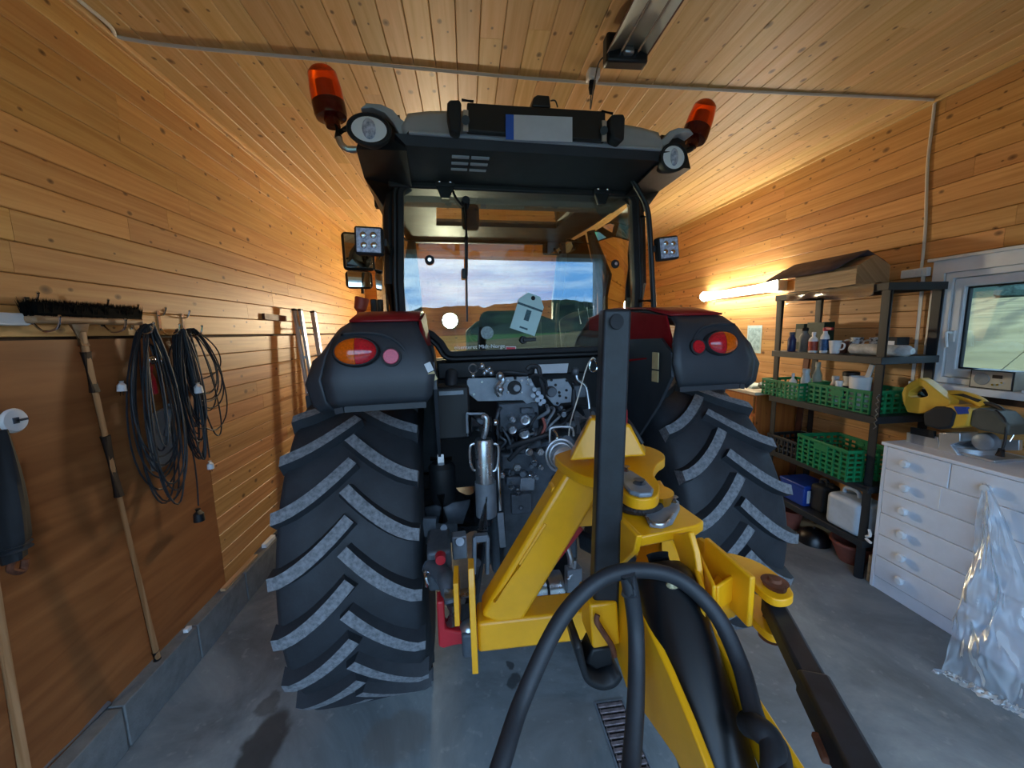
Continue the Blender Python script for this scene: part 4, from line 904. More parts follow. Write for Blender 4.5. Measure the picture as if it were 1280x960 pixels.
# pipework, flanges and fittings crowded behind the linkage
random.seed(31)
for k in range(12):
    x0_, y0_ = random.uniform(560, 1050), random.uniform(350, 560); x1_, y1_ = x0_+random.uniform(-90, 90), y0_+random.uniform(60, 260)
    b0_ = random.uniform(-.42, -.37)
    MB().tube(cr([Z5(x0_, y0_, b0_+.04), Z5(x0_+random.uniform(-20, 20), y0_+20, b0_), Z5((x0_+x1_)/2+random.uniform(-40, 40), (y0_+y1_)/2, b0_-.01), Z5(x1_, y1_, b0_+.03)], 6), random.uniform(.005, .010), 8).build('pipe', M[random.choice(['hose', 'iron', 'plate', 'hose'])], tr)
for k in range(22):
    x_, y_ = random.uniform(560, 1060), random.uniform(340, 930); r_ = random.uniform(.009, .020)
    MB().lathe([(0, .03), (r_*.7, .03), (r_*.75, .018), (r_, .016), (r_, -.03)], Z5(x_, y_, -.385), (random.uniform(-.5, .5), -1, random.uniform(-.4, .4)), random.choice((6, 14))).build('fitting', M[random.choice(['iron', 'plate', 'steel', 'black'])], tr)
for k in range(7):
    x_, y_ = random.uniform(600, 1000), random.uniform(560, 900)
    MB().box(Z5(x_, y_, -.385), (random.uniform(.04, .09), .05, random.uniform(.03, .08)), (0, random.uniform(-.3, .3), 0)).build('housing_boss', M[random.choice(['iron', 'iron', 'plate'])], tr, bevel=.008)
# lower links
for sd in (-1, 1):
    a0, a1 = Vector((sd*.30, -.15, .62)), Vector((sd*.42, -.90, .80))
    ll = MB().bar(a0, a1, .045, .10, (0,0,1), 0, (.04, .08)).build('lower_link', M['iron'], tr, bevel=.012)
    MB().bar(a1+Vector((0,.06,0)), a1+Vector((0,-.10,-.0)), .055, .09).build('hook_end', M['iron'], ll, bevel=.01)
    MB().ball(a1+Vector((0,-.06,.03)), .036, 14).build('link_ball', M['steel'], ll)
    MB().tube([Vector((sd*.36, -.62, .86)), a0.lerp(a1, .55)], .022, 12).build('lift_link', M['plate'], ll)
# left end of the linkage: red hook, knuckle, brackets
rh = MB().slab([Z6(95,565,-.98), Z6(130,560,-.98), Z6(135,690,-.98), Z6(190,700,-.98), Z6(250,705,-.98), Z6(250,755,-.98), Z6(175,765,-.98), Z6(125,780,-.98), Z6(105,770,-.98)], (0,1,0), .06).build('red_hook', M['redp'], tr, bevel=.006)
MB().tube([Z6(165,565,-.95), Z6(165,660,-.95)], .022, 14).build('hook_pin', M['steel'], tr)
kn = MB().tube(cr([Z6(60,400,-.80), Z6(115,430,-.86), Z6(150,480,-.92), Z6(165,560,-.95)], 5), [.03]*8+[.034]*8, 12).ball(Z6(125,440,-.86), .036, 14).build('link_knuckle', M['iron'], tr)
MB().lathe([(0,.03),(.018,.03),(.020,0)], Z6(113,350,-.83), (0,-1,0), 16).build('red_knob', M['redp'], tr)
MB().box(Z6(110,360,-.72), (.09, .18, .16)).build('stabiliser_block', M['iron'], tr, bevel=.012)
MB().box(Z6(200,300,-.66), (.06, .05, .10)).cyl(Z6(203,285,-.69), Z6(203,285,-.71), .022, n=14).build('grey_bracket', M['plate'], tr, bevel=.006)
yk = MB(); 
for dx in (270, 330): yk.bar(Z6(dx, 260, -.62), Z6(dx-2, 430, -.64), .016, .03, (0,1,0))
yk.bar(Z6(268,268,-.62), Z6(332,262,-.62), .03, .03); yk.build('lift_clevis', M['plate'], tr, bevel=.003)
MB().tube(cr([Z6(40,420,-.86), Z6(50,470,-.88), Z6(48,490,-.88)], 4), .006, 6).tube(cr([Z6(55,430,-.86), Z6(48,450,-.88), Z6(58,480,-.88)], 4), .006, 6).build('linch_pin', M['chrome'], tr)
plx = MB().add([Z6(30,125,-.42),Z6(250,90,-.42),Z6(215,195,-.42),Z6(85,195,-.42)], [(0,1,2,3)]).build('cast_web', M['iron'], tr, solid=.03)
MB().bar(Z6(30,215,-.6), Z6(90,215,-.6), .02, .08).cyl(Z6(128,222,-.62), Z6(128,222,-.65), .014, n=12).build('spring_seat', M['iron'], tr)
# lower middle: pick-up hitch rings
for x_ in (530, 610): MB().lathe([(.02,-.035),(.058,-.03),(.06,0),(.058,.03),(.02,.035)], Z6(x_+25,490,-.80), (1,0,.0), 22).build('hitch_roller', M['steel'], tr)
MB().cyl(Z6(505,490,-.80), Z6(700,480,-.80), .03, .03, 16).build('hitch_shaft', M['black'], tr)
MB().tube(cr([Z6(690,295,-.85), Z6(710,350,-.87), Z6(715,400,-.88)], 4), .012, 10).tube(cr([Z6(735,360,-.86), Z6(725,420,-.87), Z6(700,460,-.88)], 4), .008, 8).build('hitch_clip', M['steel'], tr)
MB().box(Z6(725,455,-.86), (.06, .04, .10)).build('hitch_plate', M['plate'], tr, bevel=.004)
MB().bx(-.10, .12, -.75, -.3, .60, .72).build('pickup_hitch', M['black'], tr, bevel=.01)
# red top link of the implement side and hydraulic top link
MB().cyl((.02, -.36, 1.32), (.06, -.60, 1.36), .028, .028, 14).build('top_link_stub', M['iron'], tr)
MB().bx(-.48, .48, -.06, -.02, 1.60, 1.69).build('cab_sill', M['black'], tr, bevel=.006)
SP = Matrix.Identity(4)
# ================================================================== THE YELLOW IMPLEMENT ON THE LINKAGE
im_ = thing('mounted_boom_implement', 'yellow tractor implement with triangular headstock and swinging boom', 'implement', (.36, 1.08, 0))
YL = M['yellow']
bz0, bz1 = .885, .985
MB().bx(-.005, .725, 1.06, 1.16, bz0, bz1).build('cross_beam', YL, im_, bevel=.010)
for sx in (-1, 1):
    xx = .36+sx*.375
    MB().prism([(1.02, .855), (1.17, .855), (1.20, .93), (1.20, 1.06), (1.12, 1.16), (1.06, 1.165), (1.03, 1.12)], 'yz', xx-.009, xx+.009).build('side_plate', YL, im_, bevel=.002)
    MB().prism([(1.10, .95), (1.22, .93), (1.25, 1.0), (1.20, 1.09), (1.12, 1.08)], 'yz', xx+sx*.05-.008, xx+sx*.05+.008).build('hitch_cheek', YL, im_, bevel=.002)
    MB().cyl((xx-sx*.01, 1.17, 1.01), (xx+sx*.09, 1.17, 1.01), .018, .018, 14).build('hitch_pin', M['steel'], im_)
A0, A1 = PY(622, 768, 1.11), PY(728, 592, 1.11)
MB().bar(A0, A1, .125, .09, (0,1,0)).build('headstock_leg', YL, im_, bevel=.014, seg=3)
Bm = lambda p: Vector((.74-p.x+.0, p.y, p.z))
MB().bar(Bm(A0), Bm(A1), .125, .09, (0,1,0)).build('headstock_leg', YL, im_, bevel=.014, seg=3)
w0, w1 = PY(606, 745, 1.062), PY(694, 606, 1.062)
MB().tube([PY(618, 752, 1.064), PY(650, 705, 1.064), PY(682, 655, 1.064)], .005, 6).build('weld_seam', YL, im_)
# curved gusset between leg and apex
MB().slab([PY(690, 610, 1.09), PY(740, 590, 1.09), PY(742, 618, 1.09), PY(722, 625, 1.09), PY(706, 645, 1.09), PY(690, 672, 1.09), PY(676, 690, 1.09)], (0,1,0), .05).build('gusset', YL, im_, bevel=.004)
MB().slab([PY(700, 630, 1.14), PY(760, 612, 1.14), PY(760, 656, 1.14), PY(696, 660, 1.14)], (0,1,0), .02).build('apex_plate', YL, im_)
# apex box for the top link
q = [PY(712, 576, 1.0), PY(808, 570, 1.0), PY(808, 562, 1.14), PY(712, 566, 1.14), PY(738, 522, 1.03), PY(788, 532, 1.02), PY(787, 526, 1.12), PY(738, 518, 1.12)]
MB().add(q, [(0,1,2,3),(4,5,6,7),(0,1,5,4),(1,2,6,5),(2,3,7,6),(3,0,4,7)]).build('top_link_box', YL, im_, bevel=.006)
MB().slab([PY(770, 566, .985), PY(776, 565, .985), PY(775, 583, .985), PY(769, 584, .985)], (0,1,0), .03).build('slot', M['blackm'], im_)
MB().slab([PY(769, 573, .980), PY(773, 572, .980), PY(772, 582, .980), PY(768, 583, .980)], (0,1,0), .02).build('top_link_eye', M['redp'], im_)
MB().box(PY(775, 520, 1.08), (.03, .05, .05)).build('top_link_end', M['redp'], im_, bevel=.006)
MB().tube(cr([PY(779, 520, 1.1), PY(790, 533, 1.05), PY(803, 555, 1.02)], 6), .006, 8).build('thin_hose', M['hose'], im_)
def flat(pts, z_, th, mt, nm, par=im_, bev=.004): return MB().slab([PZ(a, b_, z_) for a, b_ in pts], (0,0,-1), th).build(nm, mt, par, bevel=bev)
up = cr([PZ(*p, 1.45) for p in ((699,566),(699,577),(722,592),(760,604),(785,620),(806,624),(822,619),(824,605),(817,592),(822,580),(831,573),(827,565),(806,557),(760,552))], 4, True)
MB().slab(up, (0,0,-1), .028).build('pivot_plate', YL, im_, bevel=.003)
flat([(773,589),(778,585),(788,587),(806,598),(817,610),(815,616),(800,617),(787,613),(780,605)], 1.462, .012, M['plate'], 'pin_keeper')
MB().cyl(PZ(799, 604, 1.462), PZ(799, 604, 1.462)+Vector((0,0,.010)), .016, .014, 16).build('pivot_pin', M['iron'], im_)
MB().cyl(PZ(782, 588, 1.462), PZ(782, 588, 1.462)+Vector((0,0,.012)), .012, .012, 6).build('bolt', M['steel'], im_)
# grease-black seam below the pivot plate
MB().tube(cr([PZ(762, 618, 1.400), PZ(776, 632, 1.400), PZ(797, 638, 1.400), PZ(817, 636, 1.400), PZ(831, 624, 1.400)], 5), .013, 8).build('grease_seam', mat('grease', '#2a2320', .6, vary=.3, scale=120, bump=.6, bscale=200), im_)
lowp = [(752,618),(760,640),(775,656),(789,664),(795,672),(871,657),(880,651),(850,630),(837,617),(826,600),(790,600)]
flat(lowp, 1.385, .026, YL, 'boom_plate')
flat([(806,643),(815,634),(832,629),(843,622),(849,626),(850,634),(841,651),(828,656),(812,654)], 1.397, .012, M['plate'], 'pin_keeper')
MB().tube(cr([PZ(808,646,1.40), PZ(818,655,1.40), PZ(832,654,1.40), PZ(842,642,1.40)], 5), .003, 6).build('weld_seam', M['steel'], im_)
MB().cyl(PZ(842, 627, 1.397), PZ(842, 627, 1.397)+Vector((0,0,.014)), .012, .012, 6).build('bolt', M['steel'], im_)
MB().cyl((.475, .93, 1.18), (.475, .93, 1.42), .05, .05, 24).build('pivot_barrel', YL, im_)
# boom
O = Vector((.475, .93, 0)); U = Vector((-.315, -.949, 0)); V = Vector((.949, -.315, 0))
def bp(s, v, z_): return O+U*s+V*v+Vector((0, 0, z_))
def side(v, th, pts, nm): return MB().slab([bp(s, v, z_) for s, z_ in pts], V, th).build(nm, YL, im_, bevel=.003)
MB().slab([PX(p_, q_, .330) for p_, q_ in ((768,642),(796,670),(792,690),(776,705),(786,735),(812,790),(835,840),(862,905),(900,1005),(872,1005),(843,946),(783,860),(764,800),(757,742),(760,690))], (1,0,0), .014).build('boom_side_plate', YL, im_, bevel=.003)
MB().slab([PX(p_, q_, .470) for p_, q_ in ((846,668),(868,664),(876,690),(888,770),(896,790),(1007,960),(1045,1015),(985,1015),(930,900),(898,820),(870,740))], (-1,0,0), .014).build('boom_side_plate', YL, im_, bevel=.003)
# black hydraulic cylinder lying in the boom
C0 = Vector((.397, .722, 1.318)); CD = Vector((-.012, -.68, -.733)).normalized()
cy = MB().tube([C0-CD*.035, C0-CD*.028, C0-CD*.012, C0+CD*.012, C0+CD*1.0], [.022, .042, .056, .063, .063], 36).build('boom_cylinder', M['black_gloss'], im_)
MB().tube([C0-CD*.05, C0-CD*.03], [.024, .024], 16).build('cylinder_eye', M['black'], cy)
MB().ball(C0+CD*.02+Vector((-.012, -.044, .043)), (.015, .009, .009), 12).build('cylinder_label', mat('label_cream', '#c9bd94', .5, vary=.3, scale=120), cy)
# right hand bracket with ear plates
zt_ = 1.375
def vplate(a, b_, z0, z1, th, nm, par=im_):
    pa, pb = PZ(*a, z1), PZ(*b_, z1); n = (pb-pa).cross(Vector((0,0,1)))
    return MB().slab([Vector((pa.x, pa.y, z0)), Vector((pb.x, pb.y, z0)), Vector((pb.x, pb.y, z1)), Vector((pa.x, pa.y, z1))], n, th).build(nm, YL, par, bevel=.003)
vplate((880, 672), (938, 722), 1.27, 1.375, -.012, 'bracket_plate')
vplate((866, 688), (884, 742), 1.28, 1.345, .010, 'bracket_rib')
vplate((872, 682), (896, 733), 1.29, 1.35, .008, 'bracket_rib')
vplate((893, 731), (919, 714), 1.29, 1.345, .008, 'bracket_rib')
q = [PZ(880, 741, 1.32), PZ(921, 732, 1.32), PZ(930, 718, 1.32), PZ(896, 715, 1.32)]
MB().slab(q, (0,0,-1), .075).build('bracket_block', YL, im_, bevel=.006)
ear = cr([PZ(*p, 1.34) for p in ((908,692),(928,695),(953,705),(977,722),(991,739),(989,747),(976,750),(962,746),(947,734),(933,718))], 4, True)
MB().slab(ear, (0,0,-1), .016).build('ear_plate', YL, im_, bevel=.002)
MB().slab([p+Vector((0,0,-.075)) for p in ear], (0,0,-1), .016).build('ear_plate', YL, im_, bevel=.002)
pn = PZ(968, 733, 1.34); MB().cyl(pn+Vector((0,0,-.11)), pn+Vector((0,0,.012)), .022, .022, 20).lathe([(0,.018),(.010,.018),(.012,.012),(.024,.011)], pn, (0,0,1), 20).build('ear_pin', M['rust'], im_)
# black stay bar running from the ear
e0 = pn+Vector((0,0,-.045)); e1 = PZ(1078, 975, 1.295); dd = (e1-e0).normalized()
st = MB().bar(e0-dd*.01, e0+dd*.20, .038, .036).build('stay_bar', M['post'], im_, bevel=.006)
MB().bar(e0+dd*.17, e0+dd*1.0, .044, .042).build('stay_sleeve', M['post'], st, bevel=.006)
MB().bar(e0+dd*.23+Vector((-.026,-.008,-.012)), e0+dd*.265+Vector((-.026,-.008,-.016)), .018, .010).build('rust_tab', M['rust'], st, bevel=.003)
MB().bar(e0+dd*.22+Vector((.024,.008,-.008)), e0+dd*.28+Vector((.024,.008,-.008)), .012, .016).build('stay_lock', M['black'], st, bevel=.003)
# parking post, its sleeve, pin and foot
PYp = .83
P0, P1 = PY(753, 790, PYp), PY(768.5, 387, PYp)
po = MB().bar(P0, P1, .060, .060, (.16, 1, 0)).build('parking_post', M['post'], im_, bevel=.008, seg=3)
ph = PY(771, 402, PYp-.033); MB().lathe([(0,.002),(.0155,.002),(.0165,.0)], ph, (0.12,-1,0), 20).build('post_hole', M['blackm'], po)
MB().slab([PY(737, 757, .79), PY(772, 753, .79), PY(776, 806, .79), PY(741, 812, .79)], (0,1,0), .09).build('post_sleeve', YL, im_, bevel=.006)
MB().tube(cr([PY(747, 768, .775), PY(746, 777, .77), PY(755, 792, .77), PY(765, 808, .77), PY(768, 820, .77)], 6), .0065, 8).build('locking_pin', M['rust'], im_)
ft = [PY(718, 792, .83), PY(722, 812, .83), PY(729, 832, .83), PY(745, 841, .83), PY(760, 838, .83), PY(767, 828, .83)]
f_ = cr(ft, 5); inn = [p+Vector((.012, 0, .022)) for p in f_]
MB().grid([[p+Vector((0,-.04,0)) for p in f_], [p+Vector((0,.06,0)) for p in f_]]).build('post_foot', M['black'], im_, solid=.016)
MB().slab([PY(741, 812, .82), PY(766, 809, .82), PY(766, 832, .82), PY(745, 838, .82), PY(732, 830, .82)], (0,1,0), .06).build('foot_block', M['black'], im_, bevel=.006)
# hoses
h1 = MB().tube(cr([PY(600, 1040, .44), PY(628, 950, .50), PY(655, 870, .57), PY(700, 776, .63), PY(745, 728, .66), PY(790, 713, .67), PY(845, 722, .66), PY(893, 765, .62), PY(925, 830, .56), PY(945, 900, .49), PY(972, 935, .45), PY(978, 990, .40)], 8), .0150, 14).build('hydraulic_hose', M['hose'], im_)
h2 = MB().tube(cr([PY(783, 718, .66), PY(788, 735, .655), PY(795, 790, .64), PY(795, 870, .58), PY(788, 970, .50), PY(780, 1050, .42)], 8), .0155, 14).build('hydraulic_hose', M['hose'], im_)
MB().tube([PY(783, 716, .66), PY(788, 742, .655)], [.0165, .0175], 14).build('hose_collar', M['iron'], h2)
MB().tube(cr([PY(935, 905, .50), PY(950, 912, .47), PY(965, 930, .45), PY(966, 975, .42), PY(945, 1010, .42)], 8), .018, 14).build('hydraulic_hose', M['hose'], im_)
SP = TM
MB().bar(L(655, 740, -.93), L(722, 655, -.90), .05, .03, (0,1,0)).build('red_stay', M['redp'], tr, bevel=.004)
SP = Matrix.Identity(4)
# ================================================================== LEFT WALL
W0 = XL
def rnd(a, b): return random.uniform(a, b)
random.seed(21)
# chrome double hooks on the rail board
for i, (px, py) in enumerate(((38, 396), (127, 400), (165, 404), (200, 406), (230, 408))):
    c = PX(px, py, W0+.004); d = rnd(-.003, .003)
    h = MB().bar((W0+.003, c.y, c.z+.075), (W0+.003, c.y, c.z-.03), .018, .004, (1,0,0))
    h.tube(cr([(W0+.005, c.y, c.z-.02), (W0+.035, c.y+.004, c.z-.055), (W0+.085, c.y+.004, c.z-.045), (W0+.10, c.y+.004, c.z-.005)], 6), .0045, 8).ball((W0+.10, c.y+.004, c.z), .007, 8)
    h.tube(cr([(W0+.005, c.y, c.z+.05), (W0+.03, c.y, c.z+.055), (W0+.045, c.y, c.z+.085)], 5), .004, 8).ball((W0+.045, c.y, c.z+.09), .006, 8)
    tag(h.build('wall_hook', M['chrome']), ['chrome double hook at the outer end of the broom head', 'chrome double hook behind the bristles of the broom', 'chrome double hook between the broom and the cable coils', 'chrome double hook above the red handled tool', 'chrome double hook holding the last cable coil by the lit boards'][i], 'hook', 'chrome hooks on the pine wall')
# push broom hanging head up
br = thing('push_broom', 'long push broom with black bristles hung head up on hooks', 'broom', (W0+.05, 1.95, .25))
y0_, y1_ = 1.645, 2.14
MB().bx(W0+.035, W0+.085, y0_, y1_, 1.925, 1.955).build('broom_block', M['raw_wood'], br, bevel=.010)
bb = MB(); random.seed(3)
for k in range(1800):
    x_, y_ = rnd(W0+.038, W0+.082), rnd(y0_, y1_); a, b_ = rnd(-.02, .02), rnd(-.012, .012); r_ = .0022; h_ = rnd(.058, .075)
    bb.add([(x_-r_, y_-r_, 1.95), (x_+r_, y_-r_, 1.95), (x_, y_+r_, 1.95), (x_+a, y_+b_, 1.95+h_)], [(0,1,3),(1,2,3),(2,0,3)])
M['bristle'] = mat('bristle_black', '#08090a', .95, vary=.1, spec=.1)
bo = bb.build('bristles', M['bristle'], br, smooth=0); bo['kind'] = 'stuff'
MB().bx(W0+.034, W0+.086, y0_+.003, y1_-.003, 1.95, 2.004).build('bristle_core', M['bristle'], br, bevel=.012)
H0, H1 = PX(101, 415, W0+.075), PX(197, 826, W0+.045)
def hp(t): return H0.lerp(H1, t)
MB().tube([hp(0), hp(.99)], .0145, 14).build('handle', M['handle_wood'], br)
MB().tube([hp(-.02), hp(.035)], [.030, .019], 14).build('handle_socket', M['raw_wood'], br)
M['tape'] = mat('dark_tape', '#2b1a14', .6, vary=.2)
for a, b_ in ((.05, .155), (.275, .45)): MB().tube([hp(a), hp(b_)], .0180, 14).build('tape_band', M['tape'], br)
MB().tube([hp(.965), hp(.995)], .0165, 14).build('end_cap', M['black'], br)
# cable coils
def coil(name, label, hy, hz, n, wr, hr, lean, seed, tail, rad=.0042, xo=.05, mt=None):
    random.seed(seed); pts = []
    for i in range(n):
        w_ = rnd(*wr); h_ = rnd(*hr); o_ = rnd(-.02, .02); xx = W0+xo+rnd(-.028, .03); ph = rnd(-.5, .5)
        for k in range(16):
            t = k/16; s = math.sin(2*math.pi*t)*max(.0, math.sin(math.pi*t))**.7
            drop = h_*(1-math.cos(2*math.pi*t))/2
            pts.append((xx+.012*math.sin(5*t+ph), hy+o_*math.sin(math.pi*t)+w_*s+lean*drop, hz-drop+rnd(-.004, .004)))
    if tail: pts += tail
    return MB().tube(cr(pts, 2), rad, 6).build(name+'_loops', mt or M['hose'], None)
def coil_thing(label, hy, hz, n, wr, hr, lean, seed, tail, ends):
    t = thing('cable_coil', label, 'cable', (W0+.04, hy, hz-.5), 0, 'cables hung on the wall hooks')
    o = coil('cable', label, hy, hz, n, wr, hr, lean, seed, tail); o.name = 'loops'
    o.parent = t; o.location = Vector(o.location)-Vector(t.location)
    for f in ends: f(t)
    return t
def plug(px, py, x_, d, mt, big=1.0, pins=True, nm='plug'):
    def f(t):
        c = PX(px, py, x_); d_ = Vector(d).normalized()
        o = MB().tube([c-d_*.03*big, c-d_*.01*big, c+d_*.02*big], [.010*big, .017*big, .019*big], 12).build(nm, mt, t)
        if pins:
            s = d_.cross(Vector((1,0,0))).normalized()
            for k in (-1, 1): MB().cyl(c+d_*.02*big+s*k*.009, c+d_*.04*big+s*k*.009, .0024, n=6).build('pin', M['chrome'], o)
    return f
a1 = PX(187, 408, W0+.06); 
coil_thing('long black cable in big loose loops with a white plug', a1.y, a1.z+.01, 13, (.03, .19), (.62, .98), -.02, 4, None, [plug(152, 484, W0+.03, (0,-.1,-1), M['white_plastic'])])
a2 = PX(228, 414, W0+.06)
t2 = [tuple(PX(228, 520, W0+.05)), tuple(PX(240, 560, W0+.05)), tuple(PX(246, 600, W0+.05)), tuple(PX(248, 632, W0+.05))]
coil_thing('dense bundle of black cable ending in a black socket', a2.y, a2.z+.01, 15, (.02, .10), (.50, .78), .03, 8, t2, [plug(248.5, 645, W0+.05, (0,0,-1), M['black'], 1.5, False, 'socket')])
a3 = PX(246, 414, W0+.07)
t3 = [tuple(PX(252, 470, W0+.05)), tuple(PX(258, 540, W0+.05)), tuple(PX(262, 572, W0+.05))]
coil_thing('thin black cable in wide loops with a clear plug', a3.y, a3.z+.015, 9, (.06, .26), (.30, .72), .12, 15, t3, [plug(263, 582, W0+.05, (0,0,-1), M['lamp_lens']), plug(248, 486, W0+.085, (0,.05,-1), M['white_plastic'], 1.2, False, 'adapter')])
# red handled hand tool between the coils
ht = thing('hand_tool', 'red handled hand tool with chrome head hanging between cables', 'tool', PX(190, 470, W0+.03))
c = PX(188, 450, W0+.035)
MB().ball(c, (.022, .03, .026), 12).cyl(c+Vector((0,-.03,.0)), c+Vector((0,.05,-.012)), .010, .010, 10).ball(c+Vector((.01,.055,-.01)), .018, 10).build('tool_head', M['chrome'], ht)
MB().tube([PX(184, 458, W0+.035), PX(188, 475, W0+.035), PX(193, 492, W0+.035)], [.024, .022, .017], 12).build('handle', M['redp'], ht)
MB().tube(cr([c+Vector((0,.03,.02)), c+Vector((0,.035,.06)), c+Vector((0,.01,.08))], 5), .006, 8).build('hanging_loop', M['black'], ht)
M['blister'] = glass('clear_plastic', (.82, .84, .84, 1), .08, .15, .25)
pk = thing('blister_pack', 'greyish clear plastic pack hanging behind the cables', 'package', PX(203, 560, W0+.02))
z_ = [PX(180, 520, W0+.012), PX(214, 505, W0+.012), PX(216, 575, W0+.012), PX(188, 590, W0+.012)]
MB().slab(z_, (1,0,0), .022).build('pack_body', M['blister'], pk, bevel=.006)
MB().tube([PX(211, 512, W0+.045), PX(209, 545, W0+.045)], .017, 12).ball(PX(212, 506, W0+.045), .010, 8).build('tube_inside', M['plate'], pk)
# round wall fitting and white bracket
rf = thing('round_wall_fitting', 'round white wall fitting with dark key slot on the plywood', 'fitting', PX(15, 525, LOWX))
c = PX(15, 526, LOWX)
MB().lathe([(.044,0),(.046,.006),(.040,.014),(.0,.015)], c, (1,0,0), 28).build('disc', M['white_plastic'], rf)
MB().bx(c.x+.014, c.x+.019, c.y-.005, c.y+.036, c.z-.004, c.z+.004).bx(c.x+.014, c.x+.019, c.y-.012, c.y+.006, c.z-.010, c.z+.012).build('key_slot', M['iron'], rf)
c = PX(4, 402, W0)
tag(MB().prism([(c.y-.18, c.z-.012), (c.y+.03, c.z-.016), (c.y+.05, c.z-.003), (c.y+.02, c.z+.03), (c.y-.18, c.z+.03)], 'yz', W0+.001, W0+.05).build('wall_bracket', M['white_plastic'], bevel=.004), 'small white plastic wall bracket above the round fitting', 'bracket')
# black folded umbrella-like bundle at the edge
ub = thing('black_bundle', 'long black folded bundle hanging low on the plywood wall', 'bundle', PX(4, 700, LOWX+.05))
c0, c1 = PX(-8, 540, LOWX+.07), PX(16, 700, LOWX+.07)
n_ = 14; rows = []
for i in range(n_+1):
    t = i/n_; p = c0.lerp(c1, t); r_ = (.035+.02*math.sin(t*2.6))*(1 if t < .9 else .75); rows.append([(p.x+r_*.8*math.cos(q)*(1+.14*math.sin(5*q+t*2)), p.y+r_*math.sin(q)*(1+.14*math.sin(5*q+t*2)), p.z) for q in [2*math.pi*k/24 for k in range(24)]])
m = MB().grid(rows, closed=True); m.build('folded_cloth', M['blackm'], ub)
MB().tube([c0.lerp(c1, .88), c0.lerp(c1, .92)], .052, 16).build('strap', M['iron'], ub)
MB().tube(cr([c1, c1+Vector((0, -.012, -.03)), c1+Vector((0, .02, -.055)), c1+Vector((0, .035, -.02))], 5), .011, 8).build('bent_end', M['rust'], ub)
# things on the foundation ledge
tag(MB().tube([PZ(52, 962, .228), PZ(136, 879, .228)], .012, 12).build('steel_pipe', M['plate']), 'grey steel pipe lying on the block ledge', 'pipe')
c = PZ(222, 788, .225); c.x = -1.636
tag(MB().box((c.x, c.y, .226), (.026, .034, .02)).build('white_block', M['white_paint'], bevel=.002), 'tiny white block on the foundation ledge', 'block')
c = PZ(285, 718, .225)
tag(MB().bx(-1.660, -1.628, c.y-.18, c.y+.22, .216, .236).build('wood_offcut', M['raw_wood'], bevel=.002), 'thin pale wood offcut lying along the block ledge', 'wood')
c = PZ(337, 660, .225)
tag(MB().tube([(-1.635, c.y-.15, .232), (-1.635, c.y+.3, .232)], .016, 10).build('black_pipe', M['hose']), 'short black pipe lying on the ledge beside the tyre', 'pipe')
tag(MB().bx(-1.658, -1.622, c.y-.32, c.y-.17, .216, .248).build('pale_offcut', M['white_paint'], bevel=.003), 'pale wood offcut on the ledge near the black pipe', 'wood')
p0, p1 = PX(-6, 740, LOWX+.10), PX(30, 962, LOWX+.10)
tag(MB().tube([p0+(p0-p1)*.8, p1+(p1-p0)*.12], .017, 14).build('wooden_pole', M['handle_wood']), 'pale wooden pole leaning in front of the plywood', 'pole')
# aluminium ladder leaning behind the left tyre
ld = thing('ladder', 'two-section aluminium ladder leaning on the wall behind the tractor', 'ladder', (-1.3, 4.1, 0))
for k, yy in enumerate((3.90, 4.33)):
    for j, xo in enumerate((0, .035)):
        top = Vector((W0+.075+xo, yy+j*.062*(1 if k == 0 else -1)*.75, 2.10-.0*k)); bot = Vector((W0+.20+xo, top.y, 0.0))
        MB().bar(bot, top, .05, .024, (1,0,0)).build('stile', M['alu'], ld, bevel=.003); MB().bar(top-(top-bot).normalized()*.012, top+(top-bot).normalized()*.008, .053, .028, (1,0,0)).build('end_cap', M['black'], ld)
for k in range(7):
    z_ = .25+k*.28; x_ = W0+.20-(.125)*z_/2.10+.015
    MB().tube([(x_, 3.92, z_), (x_, 4.31, z_)], .014, 10).build('rung', M['alu'], ld)
tag(MB().bar((W0+.014, 3.45, 2.02), (W0+.014, 3.85, 2.015), .05, .02, (1,0,0)).build('wall_batten', M['brown']), 'short brown batten on the pine wall beside the ladder', 'batten')
# ================================================================== CEILING
cz = ZC-.010
B_ = PZ(170, 48, cz); B_.x = XL+.05
A_ = Vector((XL+.03, .9, cz))
Yc = 2.52
cb = MB().tube(cr([A_, A_.lerp(B_, .5), B_+Vector((0, -.12, 0)), B_+Vector((.06, .02, 0)), Vector((-.6, B_.y*.5+Yc*.5, cz)), Vector((.6, Yc-.02, cz)), Vector((1.8, Yc, cz)), Vector((XR-.05, Yc, cz)), Vector((XR-.012, Yc, cz-.03)), Vector((XR-.012, Yc-.0, cz-.4)), Vector((XR-.012, Yc-.03, 2.5)), Vector((XR-.012, Yc-.035, 2.20))], 8), .009, 8)
tag(cb.build('ceiling_cable', M['cable_white']), 'thin white cable clipped across the ceiling and down the right wall', 'cable')
tag(MB().tube([(XR-.022, 2.46, 2.19), (XR-.022, 2.45, 1.2)], .011, 10).build('conduit', M['white_plastic']), 'short white conduit pipe running down beside the window', 'pipe')
jb = thing('switch_box', 'small white surface switch box at the top of the window frame', 'switch', (XR, 2.52, 2.2))
MB().bx(XR-.035, XR-.001, 2.43, 2.60, 2.155, 2.215).build('box', M['white_plastic'], jb, bevel=.006); MB().bx(XR-.042, XR-.034, 2.46, 2.50, 2.17, 2.20).build('rocker', M['white_paint'], jb, bevel=.002)
c = PZ(741, 88, ZC); so = thing('ceiling_socket', 'white ceiling socket box with black plug beside the cable', 'socket', c)
MB().bx(c.x-.035, c.x+.035, c.y-.035, c.y+.03, ZC-.055, ZC-.001).build('box', M['white_plastic'], so, bevel=.008)
